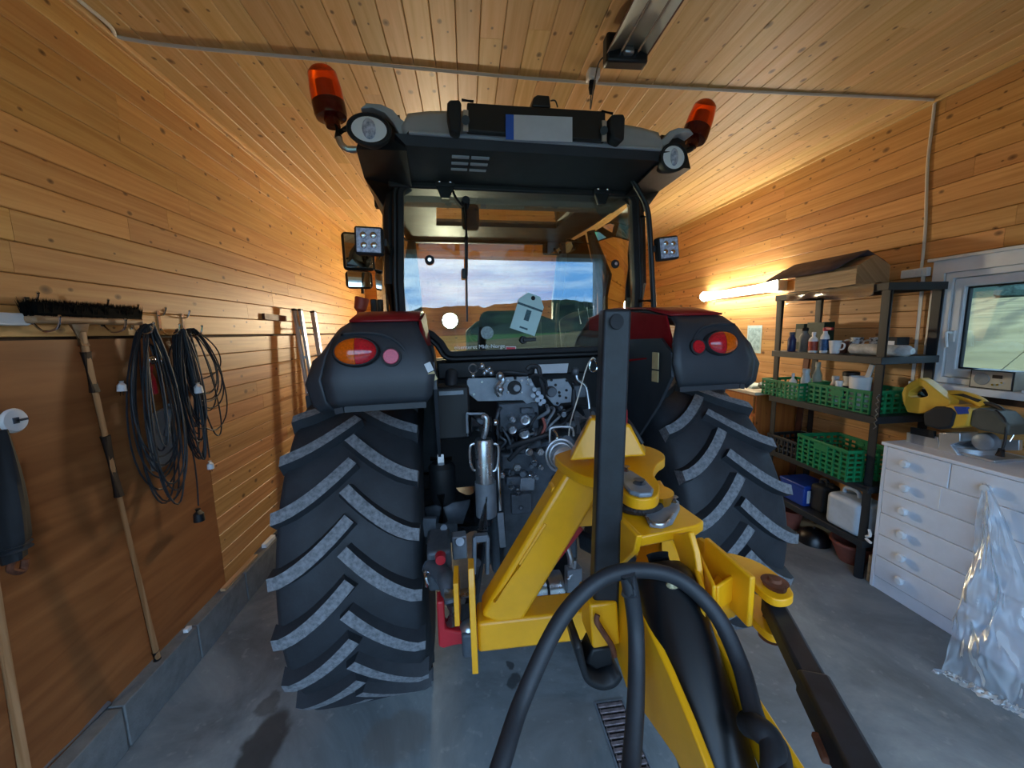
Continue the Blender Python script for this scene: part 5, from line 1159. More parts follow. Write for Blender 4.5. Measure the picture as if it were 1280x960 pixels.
MB().tube([(c.x, c.y+.0, ZC-.05), (c.x, c.y+.02, ZC-.085), (c.x-.002, c.y+.03, ZC-.115)], [.020, .020, .009], 12).build('plug', M['black'], so)
# ceiling heater with two rods
hx0, hx1, hy0, hy1, hz0 = .78, .965, 1.25, 2.13, 3.19
he = thing('ceiling_heater', 'grey radiant heater with two bright tubes under the ceiling', 'heater', ((hx0+hx1)/2, (hy0+hy1)/2, ZC))
MB().add([(hx0+.03,hy0,ZC-.02),(hx1-.03,hy0,ZC-.02),(hx1-.03,hy1,ZC-.02),(hx0+.03,hy1,ZC-.02),(hx0-.02,hy0,hz0+.03),(hx1+.01,hy0,hz0+.03),(hx1+.01,hy1,hz0+.03),(hx0-.02,hy1,hz0+.03)], [(0,1,2,3),(0,1,5,4),(1,2,6,5),(2,3,7,6),(3,0,4,7)]).build('housing', M['brown'], he, solid=.004)  # brown colour stands for the wood reflected in the grey housing
MB().add([(hx0-.015,hy0,hz0+.035),(hx1+.005,hy0,hz0+.035),(hx1+.005,hy1,hz0+.035),(hx0-.015,hy1,hz0+.035),(hx0+.05,hy0,hz0+.055),(hx1-.05,hy0,hz0+.055),(hx1-.05,hy1,hz0+.055),(hx0+.05,hy1,hz0+.055)], [(0,4,7,3),(1,2,6,5),(4,5,6,7)]).build('reflector', mat('heater_reflector', '#a9aea8', .5, vary=.05), he, solid=.003)
for yy in (hy0-.02, hy1-.05): MB().bx(hx0-.022, hx1+.012, yy, yy+.07, hz0-.005, ZC-.02).build('end_cap', M['black'], he, bevel=.012)
for xx in (hx0+.045, hx1-.055): MB().tube([(xx, hy0+.03, hz0+.025), (xx, hy1+.02, hz0+.025)], .0055, 8).build('guard_rod', M['chrome'], he)
MB().bx(hx0+.06, hx1-.07, hy1-.075, hy1+.024, hz0+.02, hz0+.055).build('tube_holder', M['steel'], he, bevel=.01)
MB().tube(cr([(hx0+.01, hy1, hz0+.05), (hx0-.02, hy1+.09, hz0+.06), (c.x+.02, c.y+.10, ZC-.15), (c.x-.002, c.y+.03, ZC-.12)], 8), .004, 6).build('power_lead', M['black'], he)
MB().bx(hx0+.04, hx1-.04, hy0+.1, hy0+.16, ZC-.03, ZC-.001).bx(hx0+.04, hx1-.04, hy1-.2, hy1-.14, ZC-.03, ZC-.001).build('mounting_bracket', M['black'], he)
# ================================================================== RIGHT SIDE: SHELF, BENCH, DRESSER
SX0, SX1, SY0, SY1 = 2.75, 3.195, 2.29, 3.24
sh = thing('shelf_unit', 'black plastic shelf unit with round posts against the right wall', 'shelf', ((SX0+SX1)/2, (SY0+SY1)/2, 0))
LV = [.29, .70, 1.20, 1.61, 2.10]
for z_ in LV:
    sf = MB().bx(SX0, SX1, SY0, SY1, z_-.012, z_).ring([(SX0,SY0),(SX1,SY0),(SX1,SY1),(SX0,SY1)], [(SX0+.02,SY0+.02),(SX1-.02,SY0+.02),(SX1-.02,SY1-.02),(SX0+.02,SY1-.02)], 'xy', z_-.05, z_-.012)
    sf.build('shelf_board', M['shelf'], sh, bevel=.003)
for xx in (SX0+.03, SX1-.03):
    for yy in (SY0+.03, SY1-.03): MB().tube([(xx, yy, 0), (xx, yy, 2.10)], .030, 14).build('post', M['shelf'], sh)
# nest box lying on top
nb = thing('nest_box', 'wooden nest box with dark felt gable roof on top of the shelf', 'nest box', (2.98, 2.75, 2.10))
MB().prism([(2.87, 2.101), (3.14, 2.101), (3.14, 2.26), (3.005, 2.335), (2.87, 2.26)], 'xz', 2.62, 3.16).build('box_body', M['raw_wood'], nb, bevel=.003)
for k in range(3): MB().bx(2.862, 2.872, 2.62, 3.16, 2.103+k*.053, 2.103+k*.053+.050).build('plank', M['raw_wood'], nb)
NB0, NB1 = PX(1086, 303, 3.005).y, PX(958, 345, 2.73).y
M['felt'] = mat('roof_felt', '#54484e', .85, vary=.15, bump=.2, bscale=200)
MB().grid([[(2.73, y_, 2.235), (2.86, y_, 2.305), (3.005, y_, 2.375), (3.15, y_, 2.30), (3.20, y_, 2.262)] for y_ in (NB0, NB0+.2, NB0+.4, NB1-.15, NB1)]).build('felt_roof', M['felt'], nb, solid=.012)
# folded clear film on the top board
M['film'] = glass('clear_film', (.75, .80, .84, 1), .10, .12, .10)
random.seed(2); rows = []
for i in range(14):
    t = i/13; rows.append([(2.85-.11*min(1, s*2)+.006*rnd(-1, 1), 2.38+.72*t, 2.106+.010*rnd(0, 1)-(.085+.02*math.sin(7*t))*max(0, s-.5)*2) for s in [k/7 for k in range(8)]])
tag(MB().grid(rows).build('plastic_film', M['film'], smooth=70), 'crumpled clear plastic film hanging over the top shelf edge', 'film')
# generic containers ------------------------------------------------
def bottle(name, label, cat, px, py, X, zb, h, r, mt, neck=.4, cap=None, lab=None, group=None, sq=False, capr=None):
    p = PX(px, py, X); t = thing(name, label, cat, (X, p.y, zb), 0, group); c = (X, p.y, zb+.001)
    hn = h*.70
    prof = [(r*.94, 0), (r, h*.02), (r, hn*.88), (r*.85, hn*.97), (r*neck, hn*1.12), (r*neck, h*.90)]
    b_ = MB().lathe(prof, c, (0,0,1), 4 if sq else 22); b_.build('body', mt, t, bevel=.006 if sq else 0)
    if cap: cr_2 = capr or r*neck*1.15; MB().lathe([(cr_2, h*.86), (cr_2, h*.985), (cr_2*.85, h), (0, h)], c, (0,0,1), 18).build('cap', cap, t)
    if lab: MB().lathe([(r*1.012, hn*.15), (r*1.012, hn*.78)], c, (0,0,1), 22).build('label_band', lab, t, solid=.0008)
    return t
PW_, PB_ = M['white_plastic'], M['black']
M['lab_red'] = mat('label_red', '#b5492f', .5, vary=.2, scale=60); M['lab_blue'] = mat('label_blue', '#2c5d96', .5, vary=.25, scale=60); M['grey_pl'] = mat('grey_plastic', '#8f9490', .5)
z2 = LV[3]
bottle('spray_can', 'navy blue aerosol can on the upper shelf by the far post', 'can', 990, 425, 2.80, z2, .165, .031, M['navy'], .6, M['iron'])
bottle('grey_bottle', 'tall grey bottle behind the white trigger bottle', 'bottle', 1006, 425, 2.90, z2, .20, .040, M['grey_pl'], .5, M['blackm'])
bottle('white_bottle', 'white bottle with orange red label on the upper shelf', 'bottle', 1017, 425, 2.80, z2, .165, .033, PW_, .38, PW_, M['lab_red'])
bt = bottle('cleaner_bottle', 'tall white bottle with red spray top and blue label', 'bottle', 1031, 425, 2.82, z2, .20, .030, PW_, .5, M['redp'], M['lab_blue'])
p = PX(1031, 425, 2.82); MB().bar((2.82, p.y, z2+.195), (2.82, p.y-.06, z2+.19), .02, .022).build('spray_head', M['redp'], bt, bevel=.004)
p = PX(1044, 430, 2.84); jg = thing('white_jug', 'white plastic measuring jug beside the tall white bottle', 'jug', (2.84, p.y, z2))
MB().lathe([(.030,.001),(.042,.10),(.040,.10),(.028,.006)], (2.84, p.y, z2), (0,0,1), 20).build('body', PW_, jg); MB().tube(cr([(2.84, p.y-.038, z2+.085), (2.84, p.y-.075, z2+.075), (2.84, p.y-.07, z2+.04), (2.84, p.y-.033, z2+.03)], 5), .006, 8).build('handle', PW_, jg)
p = PX(1062, 432, 3.02); tag(MB().lathe([(.036,.001),(.045,.09),(.042,.09),(.032,.006)], (2.95, p.y, z2), (0,0,1), 20).build('dark_pot', M['brown']), 'small dark brown pot behind the jug', 'pot')
M['mug_pattern'] = mat('mug_pattern', '#dfe3e6', .35, vary=.0, scale=45, col2='#2b2f36', detail=1)
for k, (px, lab_) in enumerate(((1067, 'patterned white mug beside the dark pot'), (1096, 'wide patterned white mug behind the plastic roll'))):
    p = PX(px+4, 425, 3.03); r_ = (.042, .060)[k]; mg = thing('mug', lab_, 'mug', (3.03, p.y, z2), 0, 'mugs on the upper shelf')
    MB().lathe([(r_*.9,.001),(r_,.01),(r_,.12),(r_*.93,.12),(r_*.9,.012)], (3.03, p.y, z2), (0,0,1), 22).build('body', M['mug_pattern'], mg)
    MB().tube(cr([(3.02, p.y+r_, z2+.10), (3.0, p.y+r_+.03, z2+.09), (3.0, p.y+r_+.03, z2+.04), (3.02, p.y+r_, z2+.03)], 5), .006, 8).build('handle', PW_, mg)
def carton(name, label, px, X, zb, wy, wx, h, mt, lab=None, cat='box'):
    p = PX(px, 430, X); t = thing(name, label, cat, (X, p.y, zb)); MB().bx(X-wx/2, X+wx/2, p.y-wy/2, p.y+wy/2, zb+.001, zb+h).build('carton', mt, t, bevel=.003)
    if lab: MB().bx(X-wx/2-.002, X-wx/2, p.y-wy*.35, p.y+wy*.35, zb+h*.3, zb+h*.8).build('label', lab, t)
    return t
M['dgreen'] = mat('dark_green', '#163a2c', .5); M['ggreen'] = mat('grey_green', '#4c5a50', .6)
carton('green_carton', 'tall dark green carton standing behind the bottles', 1024, 3.06, z2, .17, .10, .245, M['dgreen'])
carton('grey_carton', 'tall grey green carton beside the dark green carton', 1003, 3.06, z2, .09, .08, .235, M['ggreen'], M['grey_pl'])
carton('small_carton', 'small black carton with white label near the shelf end', 1119, 3.02, z2, .10, .10, .125, M['blackm'], M['white_plastic'])
# roll of clear plastic bags
p0, p1 = PX(1066, 432, 2.87), PX(1142, 432, 2.87)
rl = thing('bag_roll', 'roll of clear plastic bags lying along the upper shelf', 'roll', (2.87, (p0.y+p1.y)/2, z2))
MB().lathe([(.026,0),(.038,.0),(.040,.12),(.037,.3),(.038,p0.y-p1.y-.03),(.02,p0.y-p1.y)], (2.87, p0.y, z2+.041), (0,-1,0), 24).build('film_roll', mat('milky_film', '#c9d2d6', .25, vary=.2, scale=18), rl)
MB().lathe([(.018,-.002),(.0255,-.002),(.0255,.04),(.018,.04)], (2.87, p0.y, z2+.041), (0,-1,0), 20, closed=True).build('card_core', mat('core_card', '#8a836a', .8), rl)
# green crates ------------------------------------------------------
def crate_proto(name, wx, wy, h, mt):
    t = thing(name, 'crate', 'crate', (0,0,0)); th = .008
    MB().bx(-wx/2, wx/2, -wy/2, wy/2, 0, .008).build('crate_floor', mt, t)
    rim = MB().ring([(-wx/2-.006,-wy/2-.006),(wx/2+.006,-wy/2-.006),(wx/2+.006,wy/2+.006),(-wx/2-.006,wy/2+.006)], [(-wx/2+th,-wy/2+th),(wx/2-th,-wy/2+th),(wx/2-th,wy/2-th),(-wx/2+th,wy/2-th)], 'xy', h-.018, h); rim.build('rim', mt, t, bevel=.003)
    for axis, ln, off in (('x', wx, wy/2), ('x', wx, -wy/2), ('y', wy, wx/2), ('y', wy, -wx/2)):
        m = MB(); nr = max(3, int(h/.038)); nc = max(4, int(ln/.055)); s = 1 if off > 0 else -1
        def bx_(a0, a1, z0, z1, d0, d1):
            if axis == 'x': m.bx(a0, a1, off-s*d1, off-s*d0, z0, z1)
            else: m.bx(off-s*d1, off-s*d0, a0, a1, z0, z1)
        for r in range(nr+1): z0 = (h-.02)*r/nr; bx_(-ln/2, ln/2, max(0, z0-.008), z0+.008, 0, th)
        for cidx in range(nc+1):
            a = -ln/2+ln*cidx/nc; bx_(max(-ln/2, a-.008), min(ln/2, a+.008), 0, h-.01, -.004, th)
        if axis == 'y': bx_(-.05, .05, h-.075, h-.025, -.004, th*.6)
        m.build('slatted_side', mt, t, smooth=0)
    return t
cA = crate_proto('plastic_crate', .36, .50, .165, M['green'])
cB = crate_proto('plastic_crate', .34, .48, .235, M['green'])
z3, z4, z5 = LV[2], LV[1], LV[0]
def put(proto, first, loc, rz, label):
    o = proto if first else copy_tree(proto); o.location = loc; o.rotation_euler = (0,0,rz); o['label'] = label; o['group'] = 'green plastic crates on the shelf'
    return o
cC = copy_tree(cA)
put(cA, True, (2.935, 2.60, z3), .0, 'shallow green crate holding the white tub with a brush')
cA.location = (2.975, 2.625, z3)
put(cC, True, (2.93, 3.13, z3), -.04, 'shallow green crate by the far shelf post with small white bottles'); cC.scale = (.95, .85, .9)
put(cB, True, (2.88, 2.62, z4), -.10, 'deep empty green crate jutting out below the filled crates')
cD = crate_proto('dark_crate', .34, .40, .15, M['shelf']); cD.scale = (1, .8, 1); cD.location = (2.92, 3.06, z4); cD['label'] = 'black crate next to the deep green crate'
zc = z3+.012
bottle('small_bottle', 'small white bottle in the far green crate', 'bottle', 990, 490, 2.86, zc, .20, .030, PW_, .35, PW_)
bottle('glue_bottle', 'white square bottle beside the small bottle in the crate', 'bottle', 1006, 490, 2.95, zc, .24, .036, PW_, .7, PW_)
bottle('pump_bottle', 'cream pump bottle standing near the back shelf post', 'bottle', 1020, 490, 3.02, zc, .30, .034, mat('cream_plastic', '#cfcab4', .5), .5, mat('cream_cap', '#d8d4c4', .5))
bottle('squat_bottle', 'squat white bottle in front of the cream pump bottle', 'bottle', 1043, 490, 2.97, zc, .205, .036, PW_, .6, PW_)
bottle('white_can', 'white can left of the dark lidded jar', 'bottle', 1048, 490, 2.86, zc, .19, .028, PW_, .8, PW_)
bottle('paint_jar', 'white jar with black lid and dark band in the crate', 'jar', 1062, 490, 3.03, zc, .245, .052, PW_, .95, PB_, M['navy'], capr=.054)
p = PX(1074, 490, 2.89); tb = thing('white_tub', 'white plastic tub with a brush standing in the crate', 'tub', (2.89, p.y, zc))
MB().lathe([(.055,.001),(.066,.235),(.061,.235),(.05,.008)], (2.89, p.y, zc), (0,0,1), 24).build('tub', PW_, tb); MB().bar((2.90, p.y-.01, zc+.12), (2.91, p.y-.06, zc+.33), .035, .012, (1,0,0)).build('brush', mat('brush_clear', '#cfd6da', .3), tb, bevel=.003)
carton('tool_carton', 'dark carton with pale label beside the near shelf post', 1092, 2.96, zc, .07, .08, .19, M['brown'], M['sticker_w'])
# zig zag chain hanging on the near post
ch = MB(); q = PX(1097, 495, SX0-.005)
pts = [(SX0-.008+.004*(k % 2), q.y-.004+.010*(1 if k % 2 else -1), 1.36-k*.022) for k in range(12)]
tag(ch.tube(pts, .0035, 6).build('chain', M['steel']), 'thin zig zag steel chain hanging on the near shelf post', 'chain')
# things on the bottom board
p = PX(997, 610, 2.86); bxo = thing('blue_box', 'blue plastic box with white paper label on the bottom board', 'box', (2.88, p.y, z5))
MB().bx(2.80, 3.05, p.y-.13, p.y+.13, z5+.001, z5+.17).build('box', M['blue'], bxo, bevel=.01); MB().bx(2.83, 2.98, p.y-.133, p.y-.130, z5+.03, z5+.14).build('paper_label', M['sticker_w'], bxo)
MB().bx(2.795, 3.055, p.y-.135, p.y+.135, z5+.155, z5+.185).build('lid', M['blue'], bxo, bevel=.008)
def jerry(name, label, y_, x_, z_, wx, wy, h, mt):
    t = thing(name, label, 'canister', (x_, y_, z_))
    MB().bx(x_-wx/2, x_+wx/2, y_-wy/2, y_+wy/2, z_+.001, z_+h*.86).build('body', mt, t, bevel=min(wx, wy)*.18, seg=4)
    MB().tube(cr([(x_-.0, y_+wy*.32, z_+h*.83), (x_, y_+wy*.28, z_+h*.98), (x_, y_-wy*.05, z_+h), (x_, y_-wy*.12, z_+h*.84)], 5), .014, 10).build('handle', mt, t); MB().cyl((x_, y_-wy*.33, z_+h*.84), (x_, y_-wy*.33, z_+h*.95), .026, .026, 16).build('screw_cap', mt, t)
M['milky'] = mat('milky_plastic', '#b7c0c8', .4, vary=.08)
jerry('white_canister', 'milky white canister on the bottom board by the dresser', PX(1066, 625, 2.84).y, 2.86, z5, .22, .27, .30, M['milky'])
jerry('black_canister', 'black canister between the blue box and the milky canister', PX(1030, 620, 2.90).y+.01, 2.92, z5, .16, .13, .26, M['blackm'])
p = PX(1090, 655, 2.80); tag(MB().tube(cr([(2.78, p.y, z5+.10), (2.77, p.y-.02, z5+.06), (2.78, p.y+.03, z5+.03), (2.77, p.y-.03, z5+.014), (2.79, p.y+.02, z5+.012)], 6), .009, 8).build('white_rope', PW_), 'short white rope end lying beside the milky canister', 'rope')
# things on the floor below
def pot(name, label, px, py, h, r0, r1, mt, cat='pot'):
    q = PZ(px, py, 0); q.x = max(q.x, 2.72)
    return tag(MB().lathe([(r0, .001), (r1, h), (r1*1.06, h), (r1*1.06, h+.02), (r1*.92, h+.02), (r0*.85, .012), (0, .012)], (q.x, q.y, 0), (0,0,1), 28).build(name, mt), label, cat)
p1_ = PZ(1000, 668, 0)
for nm, lb, cc, h, r0, r1, mt, ct in (('clay_pot', 'terracotta pot under the shelf behind the tyre', (2.88, 3.05), .15, .07, .095, M['clay'], 'pot'), ('clay_bowl', 'wide terracotta bowl under the shelf beside the dresser', (2.92, 2.50), .15, .08, .14, M['clay'], 'bowl')):
    tag(MB().lathe([(r0, .001), (r1, h), (r1*1.05, h), (r1*1.05, h+.018), (r1*.93, h+.018), (r0*.85, .012), (0, .012)], (cc[0], cc[1], 0), (0,0,1), 28).build(nm, mt), lb, ct)
hm = thing('black_bowl', 'glossy black rounded bowl under the shelf between the pots', 'bowl', (2.87, 2.79, 0))
MB().lathe([(0,.12),(.05,.115),(.09,.09),(.115,.04),(.12,.001),(.112,.001)], (2.87, 2.79, 0), (0,0,1), 28).build('dome', M['black_gloss'], hm); MB().ball((2.87, 2.79, .125), .012, 10).build('knob', M['black'], hm)
tag(MB().bx(2.66, 2.75, 2.90, 3.04, .001, .05).build('glass_tray', mat('tray', '#a9b2b4', .3, vary=.2), bevel=.008), 'pale flat tray on the floor under the shelf', 'tray')
tag(MB().bx(2.79, 3.15, 2.255, 2.275, .001, .20).build('floor_board', M['raw_wood'], bevel=.003), 'short wooden board standing between the shelf and the dresser', 'board')
# work bench beyond the shelf
wb = thing('workbench', 'orange wooden drawer bench with pale top beyond the shelf', 'bench', (2.99, 4.0, 0))
MB().bx(2.74, 3.23, 3.40, 4.9, 1.17, 1.20).build('bench_top', mat('bench_top', '#cfc8b4', .5), wb, bevel=.004)
MB().bx(2.79, 3.22, 3.44, 4.86, .0, 1.17).build('bench_body', M['orange_wood'], wb)
for k, (y0_, y1_) in enumerate(((3.46, 4.12), (4.14, 4.84))):
    for j in range(3):
        d_ = MB().bx(2.775, 2.79, y0_, y1_, .98-j*.31, 1.15-j*.27 if j == 0 else 1.26-j*.31).build('drawer', M['orange_wood'], wb, bevel=.004)
        MB().ball((2.765, (y0_+y1_)/2, 1.07-j*.31), .017, 10).build('knob', M['brown'], d_)
q = PX(940, 480, 2.95)
tag(MB().bx(2.86, 3.08, 3.60, 3.95, 1.201, 1.225).build('paper_stack', mat('paper', '#cfe3e2', .6), bevel=.002), 'flat stack of pale papers on the bench top', 'papers')
ob = thing('organiser_box', 'clear organiser box with green inserts on the bench', 'box', (2.98, 4.15, 1.2))
MB().bx(2.85, 3.10, 4.02, 4.30, 1.201, 1.29).build('box', mat('organiser', '#bfd3c9', .3), ob, bevel=.004); MB().bx(2.84, 3.11, 4.01, 4.31, 1.29, 1.31).build('lid', mat('organiser_lid', '#cfe9e6', .3), ob, bevel=.003)
MB().bx(2.846, 2.85, 4.06, 4.26, 1.22, 1.27).build('insert', M['green'], ob)
gl = PX(972, 475, 2.84)
m = MB().ball((2.90, 3.47, 1.245), (.06, .07, .04), 12); m.v = [p+Vector(mnoise.noise_vector(p*14))*.018 for p in m.v]
tag(m.build('work_gloves', M['dgreen']), 'crumpled dark green work gloves on the bench edge', 'gloves')
tag(MB().bar((3.14, 3.36, .0), (3.215, 3.33, 1.82), .06, .018, (1,0,0)).build('leaning_board', M['brown']), 'reddish brown board leaning between bench and shelf', 'board')
# poster on the wall
po_ = thing('wall_poster', 'small pale blue poster pinned on the right wall', 'poster', (XR, 4.10, 1.68))
y0_, y1_ = PX(934, 425, XR).y, PX(952, 425, XR).y
MB().bx(XR-.004, XR-.001, y1_, y0_, 1.53, 1.84).build('paper', mat('poster_paper', '#cfe6ea', .6, vary=.05), po_, smooth=0)
MB().bx(XR-.006, XR-.004, y1_+.02, y0_-.02, 1.56, 1.81).build('print', mat('poster_print', '#bcdde6', .6, scale=26, col2='#86aab8', detail=2), po_, smooth=0)
# ------------------------------------------------ white dresser
DX, DY1, DY0, DZ = 2.77, 2.235, .98, 1.045
ds = thing('dresser', 'white painted chest of drawers below the window', 'dresser', (3.0, 1.6, 0))
DW = mat('dresser_white', '#dfe3ea', .42, vary=.05, scale=4)
MB().bx(DX+.012, XR-.02, DY0, DY1-.004, .02, DZ-.022).build('carcass', DW, ds)
MB().bx(DX-.012, XR-.02, DY0-.012, DY1+.010, DZ-.022, DZ).build('dresser_top', DW, ds, bevel=.004)
MB().bx(DX, DX+.02, DY1-.022, DY1, 0, DZ-.022).build('side_frame', DW, ds, bevel=.002)
MB().bx(DX, DX+.02, DY0, DY0+.022, 0, DZ-.022).build('side_frame', DW, ds, bevel=.002)
MB().bx(DX+.006, DX+.02, DY0, DY1, 0, .085).build('plinth', DW, ds)
rh_ = (DZ-.022-.09)/6
def drawer(y0, y1, z0, z1, knobs):
    d_ = MB().bx(DX-.002, DX+.012, y0+.003, y1-.003, z0+.003, z1-.003).build('drawer', DW, ds, bevel=.003)
    for ky in knobs: MB().lathe([(.012,0),(.012,.012),(.024,.020),(.028,.032),(.021,.044),(0,.048)], (DX-.002, ky, (z0+z1)/2), (-1,0,0), 18).build('knob', M['white_paint'], d_)
ym = PX(1190, 575, DX).y
for j in range(6):
    z1_ = DZ-.024-j*rh_; z0_ = z1_-rh_
    ka = PX(1138, 600, DX).y; kb = PX(1240, 605, DX).y
    if j == 0: drawer(ym, DY1-.022, z0_, z1_, [ka+.02]); drawer(DY0+.022, ym, z0_, z1_, [kb])
    else: drawer(DY0+.022, DY1-.022, z0_, z1_, [ka+.015-.008*j, kb-.02])
MB().bx(DX-.004, DX-.001, ym+.03, ym+.036, DZ-.024-rh_*1.9, DZ-.024-rh_*1.1).build('pale_strip', M['white_plastic'], ds)  # narrow pale strip on the second drawer row
KB = Vector((DX-.03, kb, DZ-.024-rh_/2))
# ------------------------------------------------ clear plastic sheet hung from the right knob
M['sheet'] = glass('plastic_sheet', (.78, .85, .92, 1), .03, .34, .24)
rows = []; NU, NV = 90, 70
fl0, fr0 = PZ(1183, 840, .02), PZ(1345, 900, .02)
for i in range(NV):
    t = i/(NV-1); row = []
    g = t**.9
    left = Vector((KB.x-.01, KB.y+.012, 0)).lerp(Vector((fl0.x+.03, fl0.y+.02, 0)), min(1, g*.55+.45*t**2.2)); rgt = Vector((KB.x-.005, KB.y-.015, 0)).lerp(Vector((fr0.x+.02, fr0.y, 0)), g)
    for j in range(NU):
        u = j/(NU-1); p = left.lerp(rgt, u)
        bulge = -.10*math.sin(math.pi*u)*t
        crn = .11*t**.8*mnoise.noise((u*3.2+2.5*t, t*2.4-u, 1.7))+.05*t**.6*abs(mnoise.noise((u*5-4*t, t*4+2*u, 4)))+.010*mnoise.noise((u*13, t*12+5*u, 7))*min(1, t*5)
        x_ = min(p.x+bulge+crn, DX-.045)
        z_ = KB.z+.03-(KB.z+.015)*t+.012*mnoise.noise((u*8, t*7, 2))
        row.append((x_, p.y+.02*mnoise.noise((u*6, t*6, 9))*t, max(.012+.02*abs(mnoise.noise((u*14, t*3, 6))), z_)))
    rows.append(row)
for k in range(1, 7):
    rows.append([(p[0]-.011*k+.02*mnoise.noise((j*.22, k*.8, 3)), p[1]+.02*mnoise.noise((j*.2, k, 8)), .010+.035*abs(mnoise.noise((j*.22, k*.9, 5)))*(1-k/9)) for j, p in enumerate(rows[NV-1])])
tag(MB().grid(rows).build('plastic_sheet', M['sheet'], smooth=80), 'crumpled clear plastic sheet hanging from a dresser knob to the floor', 'plastic sheet')
# ------------------------------------------------ radio on the sill
SZ = WZ0+.001
q0, q1 = PX(1213, 478, XR-.075), PX(1268, 480, XR-.075)
ra = thing('radio', 'silver table radio with aerial on the white window sill', 'radio', (XR-.03, (q0.y+q1.y)/2, SZ))
ry0, ry1 = q1.y, q0.y; rx = XR-.078; rh = .115
MB().bx(rx, rx+.10, ry0, ry1, SZ, SZ+rh).build('cabinet', mat('radio_wood', '#a9a493', .5), ra, bevel=.002)
MB().bx(rx-.004, rx, ry0, ry1, SZ, SZ+rh).build('front_edge', M['blackm'], ra)
fp = MB().bx(rx-.007, rx-.004, ry0+.007, ry1-.007, SZ+.007, SZ+rh-.007).build('front_panel', M['alu'], ra)
sc_ = Vector((rx-.008, ry1-.058, SZ+rh*.52)); MB().lathe([(0,.002),(.036,.002),(.038,0)], sc_, (-1,0,0), 26).build('speaker_grille', M['plate'], ra)
MB().bx(rx-.010, rx-.006, ry0+.048, ry0+.092, SZ+rh*.60, SZ+rh*.78).build('display', M['black'], ra)
for k, (dy, dz) in enumerate(((.045, .40), (.062, .28), (.085, .26))): MB().lathe([(0,.008),(.006,.008),(.007,0)], (rx-.006, ry0+dy, SZ+rh*dz), (-1,0,0), 12).build('knob', M['chrome'], ra)
a0 = Vector((rx+.06, ry1-.10, SZ+rh)); MB().tube([a0, a0+Vector((.0, -.16, .22))], .0022, 6).build('aerial', M['chrome'], ra)
tag(MB().box((XR-.05, 1.80, SZ+.008), (.08, .10, .014)).build('folded_paper', M['white_plastic'], bevel=.002), 'folded white paper on the sill beside the radio', 'paper')
# ------------------------------------------------ mitre saw on the dresser
ms_ = thing('mitre_saw', 'yellow and black mitre saw on top of the white dresser', 'saw', (3.0, 1.95, DZ))
def Q(px, py, x_=2.90): return PX(px, py, x_)
MB().slab([Q(1133, 540), Q(1172, 546), Q(1176, 574), Q(1132, 561)], (1,0,0), .10).build('base_fence', M['alu'], ms_, bevel=.004)
MB().slab([Q(1138, 534, 2.892), Q(1167, 539, 2.892), Q(1167, 548, 2.892), Q(1138, 542, 2.892)], (1,0,0), .02).build('fence_face', M['black'], ms_)
MB().slab([Q(1173, 541, 2.885), Q(1200, 541, 2.885), Q(1200, 552, 2.885), Q(1188, 556, 2.885), Q(1198, 568, 2.885), Q(1196, 583, 2.885), Q(1184, 579, 2.885), Q(1174, 570, 2.885)], (1,0,0), .13).build('base_arm', M['alu'], ms_, bevel=.004)
yA, yB = Q(1130, 565, 2.95).y, Q(1265, 560, 2.95).y
MB().bx(2.90, 3.12, yB+.03, yA-.04, DZ+.001, DZ+.018).build('base_plate', M['alu'], ms_, bevel=.004)
MB().lathe([(.0,.05),(.11,.05),(.12,.04),(.12,.018)], (3.02, (yA+yB)/2-.03, DZ), (0,0,1), 32).build('turntable', M['alu'], ms_)
MB().slab([Q(1195, 549, 3.02), Q(1274, 550, 3.02), Q(1274, 563, 3.02), Q(1195, 563, 3.02)], (1,0,0), .025).build('rear_fence', M['alu'], ms_, bevel=.003)
MB().slab([Q(1172, 512, 2.84), Q(1186, 506, 2.84), Q(1205, 509, 2.84), Q(1214, 512, 2.84), Q(1209, 533, 2.84), Q(1188, 536, 2.84)], (1,0,0), .15).build('motor_body', M['saw_yellow'], ms_, bevel=.012, seg=3)
MB().slab([Q(1153, 516, 2.832), Q(1168, 508, 2.832), Q(1188, 509, 2.832), Q(1195, 516, 2.832), Q(1190, 534, 2.832), Q(1172, 537, 2.832), Q(1154, 532, 2.832)], (1,0,0), .15).build('motor_cap', M['blackm'], ms_, bevel=.014, seg=3)
MB().slab([Q(1192, 508, 2.834), Q(1208, 509, 2.834), Q(1210, 517, 2.834), Q(1197, 518, 2.834)], (1,0,0), .02).build('motor_label', M['blue'], ms_)
yz = lambda pts: [(Q(*p, 2.90).y, Q(*p, 2.90).z) for p in pts]
ho = yz(((1131,492),(1134,484),(1143,477),(1153,472),(1161,476),(1172,485),(1183,494),(1192,501),(1190,509),(1172,514),(1152,517),(1138,515),(1133,504)))
hi_ = yz(((1140,491),(1142,489),(1146,486),(1153,483),(1157,483),(1160,486),(1162,489),(1164,493),(1163,495),(1160,496),(1152,497),(1143,497),(1140,495)))
MB().ring(ho, hi_, 'yz', 2.875, 2.945).build('handle', M['saw_yellow'], ms_, bevel=.012, seg=3)
MB().tube([Q(1150, 492, 2.92), Q(1160, 498, 2.92)], .016, 10).build('trigger', M['dgreen'], ms_)
MB().tube(cr([Q(1180, 494, 2.96), Q(1200, 494, 2.96), Q(1220, 500, 2.96), Q(1231, 508, 2.96)], 6), [.03]*19, 12).build('upper_guard', M['saw_yellow'], ms_)
MB().slab([Q(1185, 493, 2.93), Q(1203, 492, 2.93), Q(1225, 500, 2.93), Q(1222, 503, 2.93), Q(1202, 496, 2.93)], (1,0,0), .05).build('carry_bar', M['black'], ms_, bevel=.003)
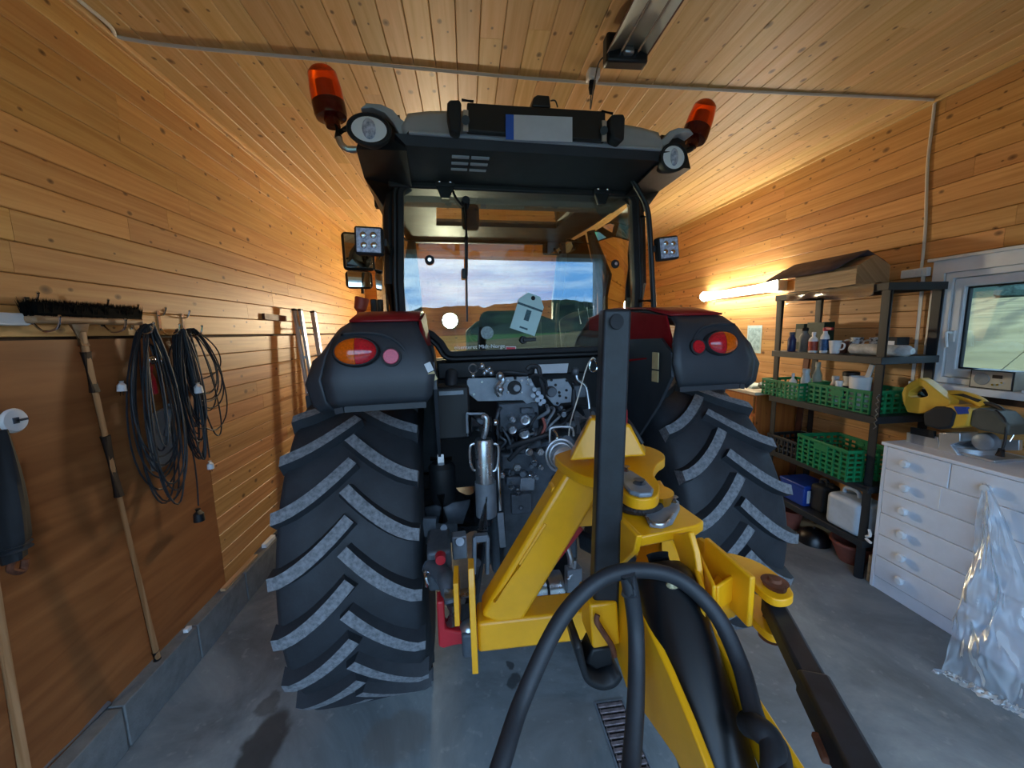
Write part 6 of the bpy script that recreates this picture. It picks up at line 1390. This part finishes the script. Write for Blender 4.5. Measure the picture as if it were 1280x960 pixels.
MB().slab([Q(1213, 513, 2.85), Q(1222, 510, 2.85), Q(1244, 515, 2.85), Q(1262, 532, 2.85), Q(1260, 545, 2.85), Q(1225, 538, 2.85), Q(1211, 532, 2.85)], (1,0,0), .14).build('gear_housing', mat('saw_grey', '#54564f', .5, metal=.2), ms_, bevel=.012, seg=3)
MB().lathe([(.0,.03),(.035,.03),(.05,.02),(.052,-.02),(.04,-.03)], Q(1232, 552, 2.93), (-1,0,0), 26).build('pivot_drum', M['plate'], ms_)
MB().tube(cr([Q(1245, 513, 2.87), Q(1256, 525, 2.86), Q(1257, 545, 2.85), Q(1253, 562, 2.84), Q(1251, 568, 2.84)], 6), .006, 8).build('power_cord', M['black'], ms_)
MB().tube([Q(1252, 561, 2.84), Q(1250, 570, 2.84)], [.012, .018], 10).build('plug', M['black'], ms_)
MB().tube(cr([Q(1262, 530, 2.93), Q(1268, 540, 2.92), Q(1262, 552, 2.90)], 5), .004, 8).build('spring_rod', M['chrome'], ms_)
MB().tube(cr([Q(1225, 503, 2.95), Q(1240, 506, 2.95), Q(1252, 512, 2.94), Q(1262, 524, 2.93)], 5), .012, 10).build('guard_arm', M['black'], ms_)
# ------------------------------------------------ lamps
M['tube_light'] = emis('fluorescent_tube', (1.0, .95, .78, 1), TUBE_W)
M['tube_far'] = emis('far_tube', (1.0, .84, .56, 1), TUBE_FAR)
def fixture(name, label, c, axis, ln, nrm, em):
    c = Vector(c); ax = Vector(axis); n = Vector(nrm)
    t = thing(name, label, 'lamp', c)
    MB().bar(c-ax*ln/2, c+ax*ln/2, .10, .03, n).build('lamp_body', M['white_plastic'], t, bevel=.006)
    MB().tube([c+n*.045-ax*(ln/2-.03), c+n*.045+ax*(ln/2-.03)], .062, 16).build('diffuser', em, t)
    for s in (-1, 1): MB().bar(c+ax*s*(ln/2-.032)+n*.02, c+ax*s*(ln/2)+n*.02, .11, .11, n).build('end_cap', M['white_plastic'], t, bevel=.01)
fixture('fluorescent_lamp', 'long white fluorescent lamp lit on the right pine wall', (XR-.02, 4.33, 2.235), (0,1,0), 1.32, (-1,0,0), M['tube_light'])
fd = thing('flood_lamp', 'lit flood lamp on the far end wall beyond the tractor', 'lamp', (-.27, YF, 2.02))
MB().cyl((-.27, YF-.002, 2.05), (-.27, YF-.07, 2.05), .15, .15, 32).build('lamp_body', M['black'], fd, bevel=.01)
MB().lathe([(0,.03),(.05,.027),(.09,.015),(.125,0)], (-.27, YF-.071, 2.05), (0,-1,0), 32).build('diffuser', M['tube_far'], fd)
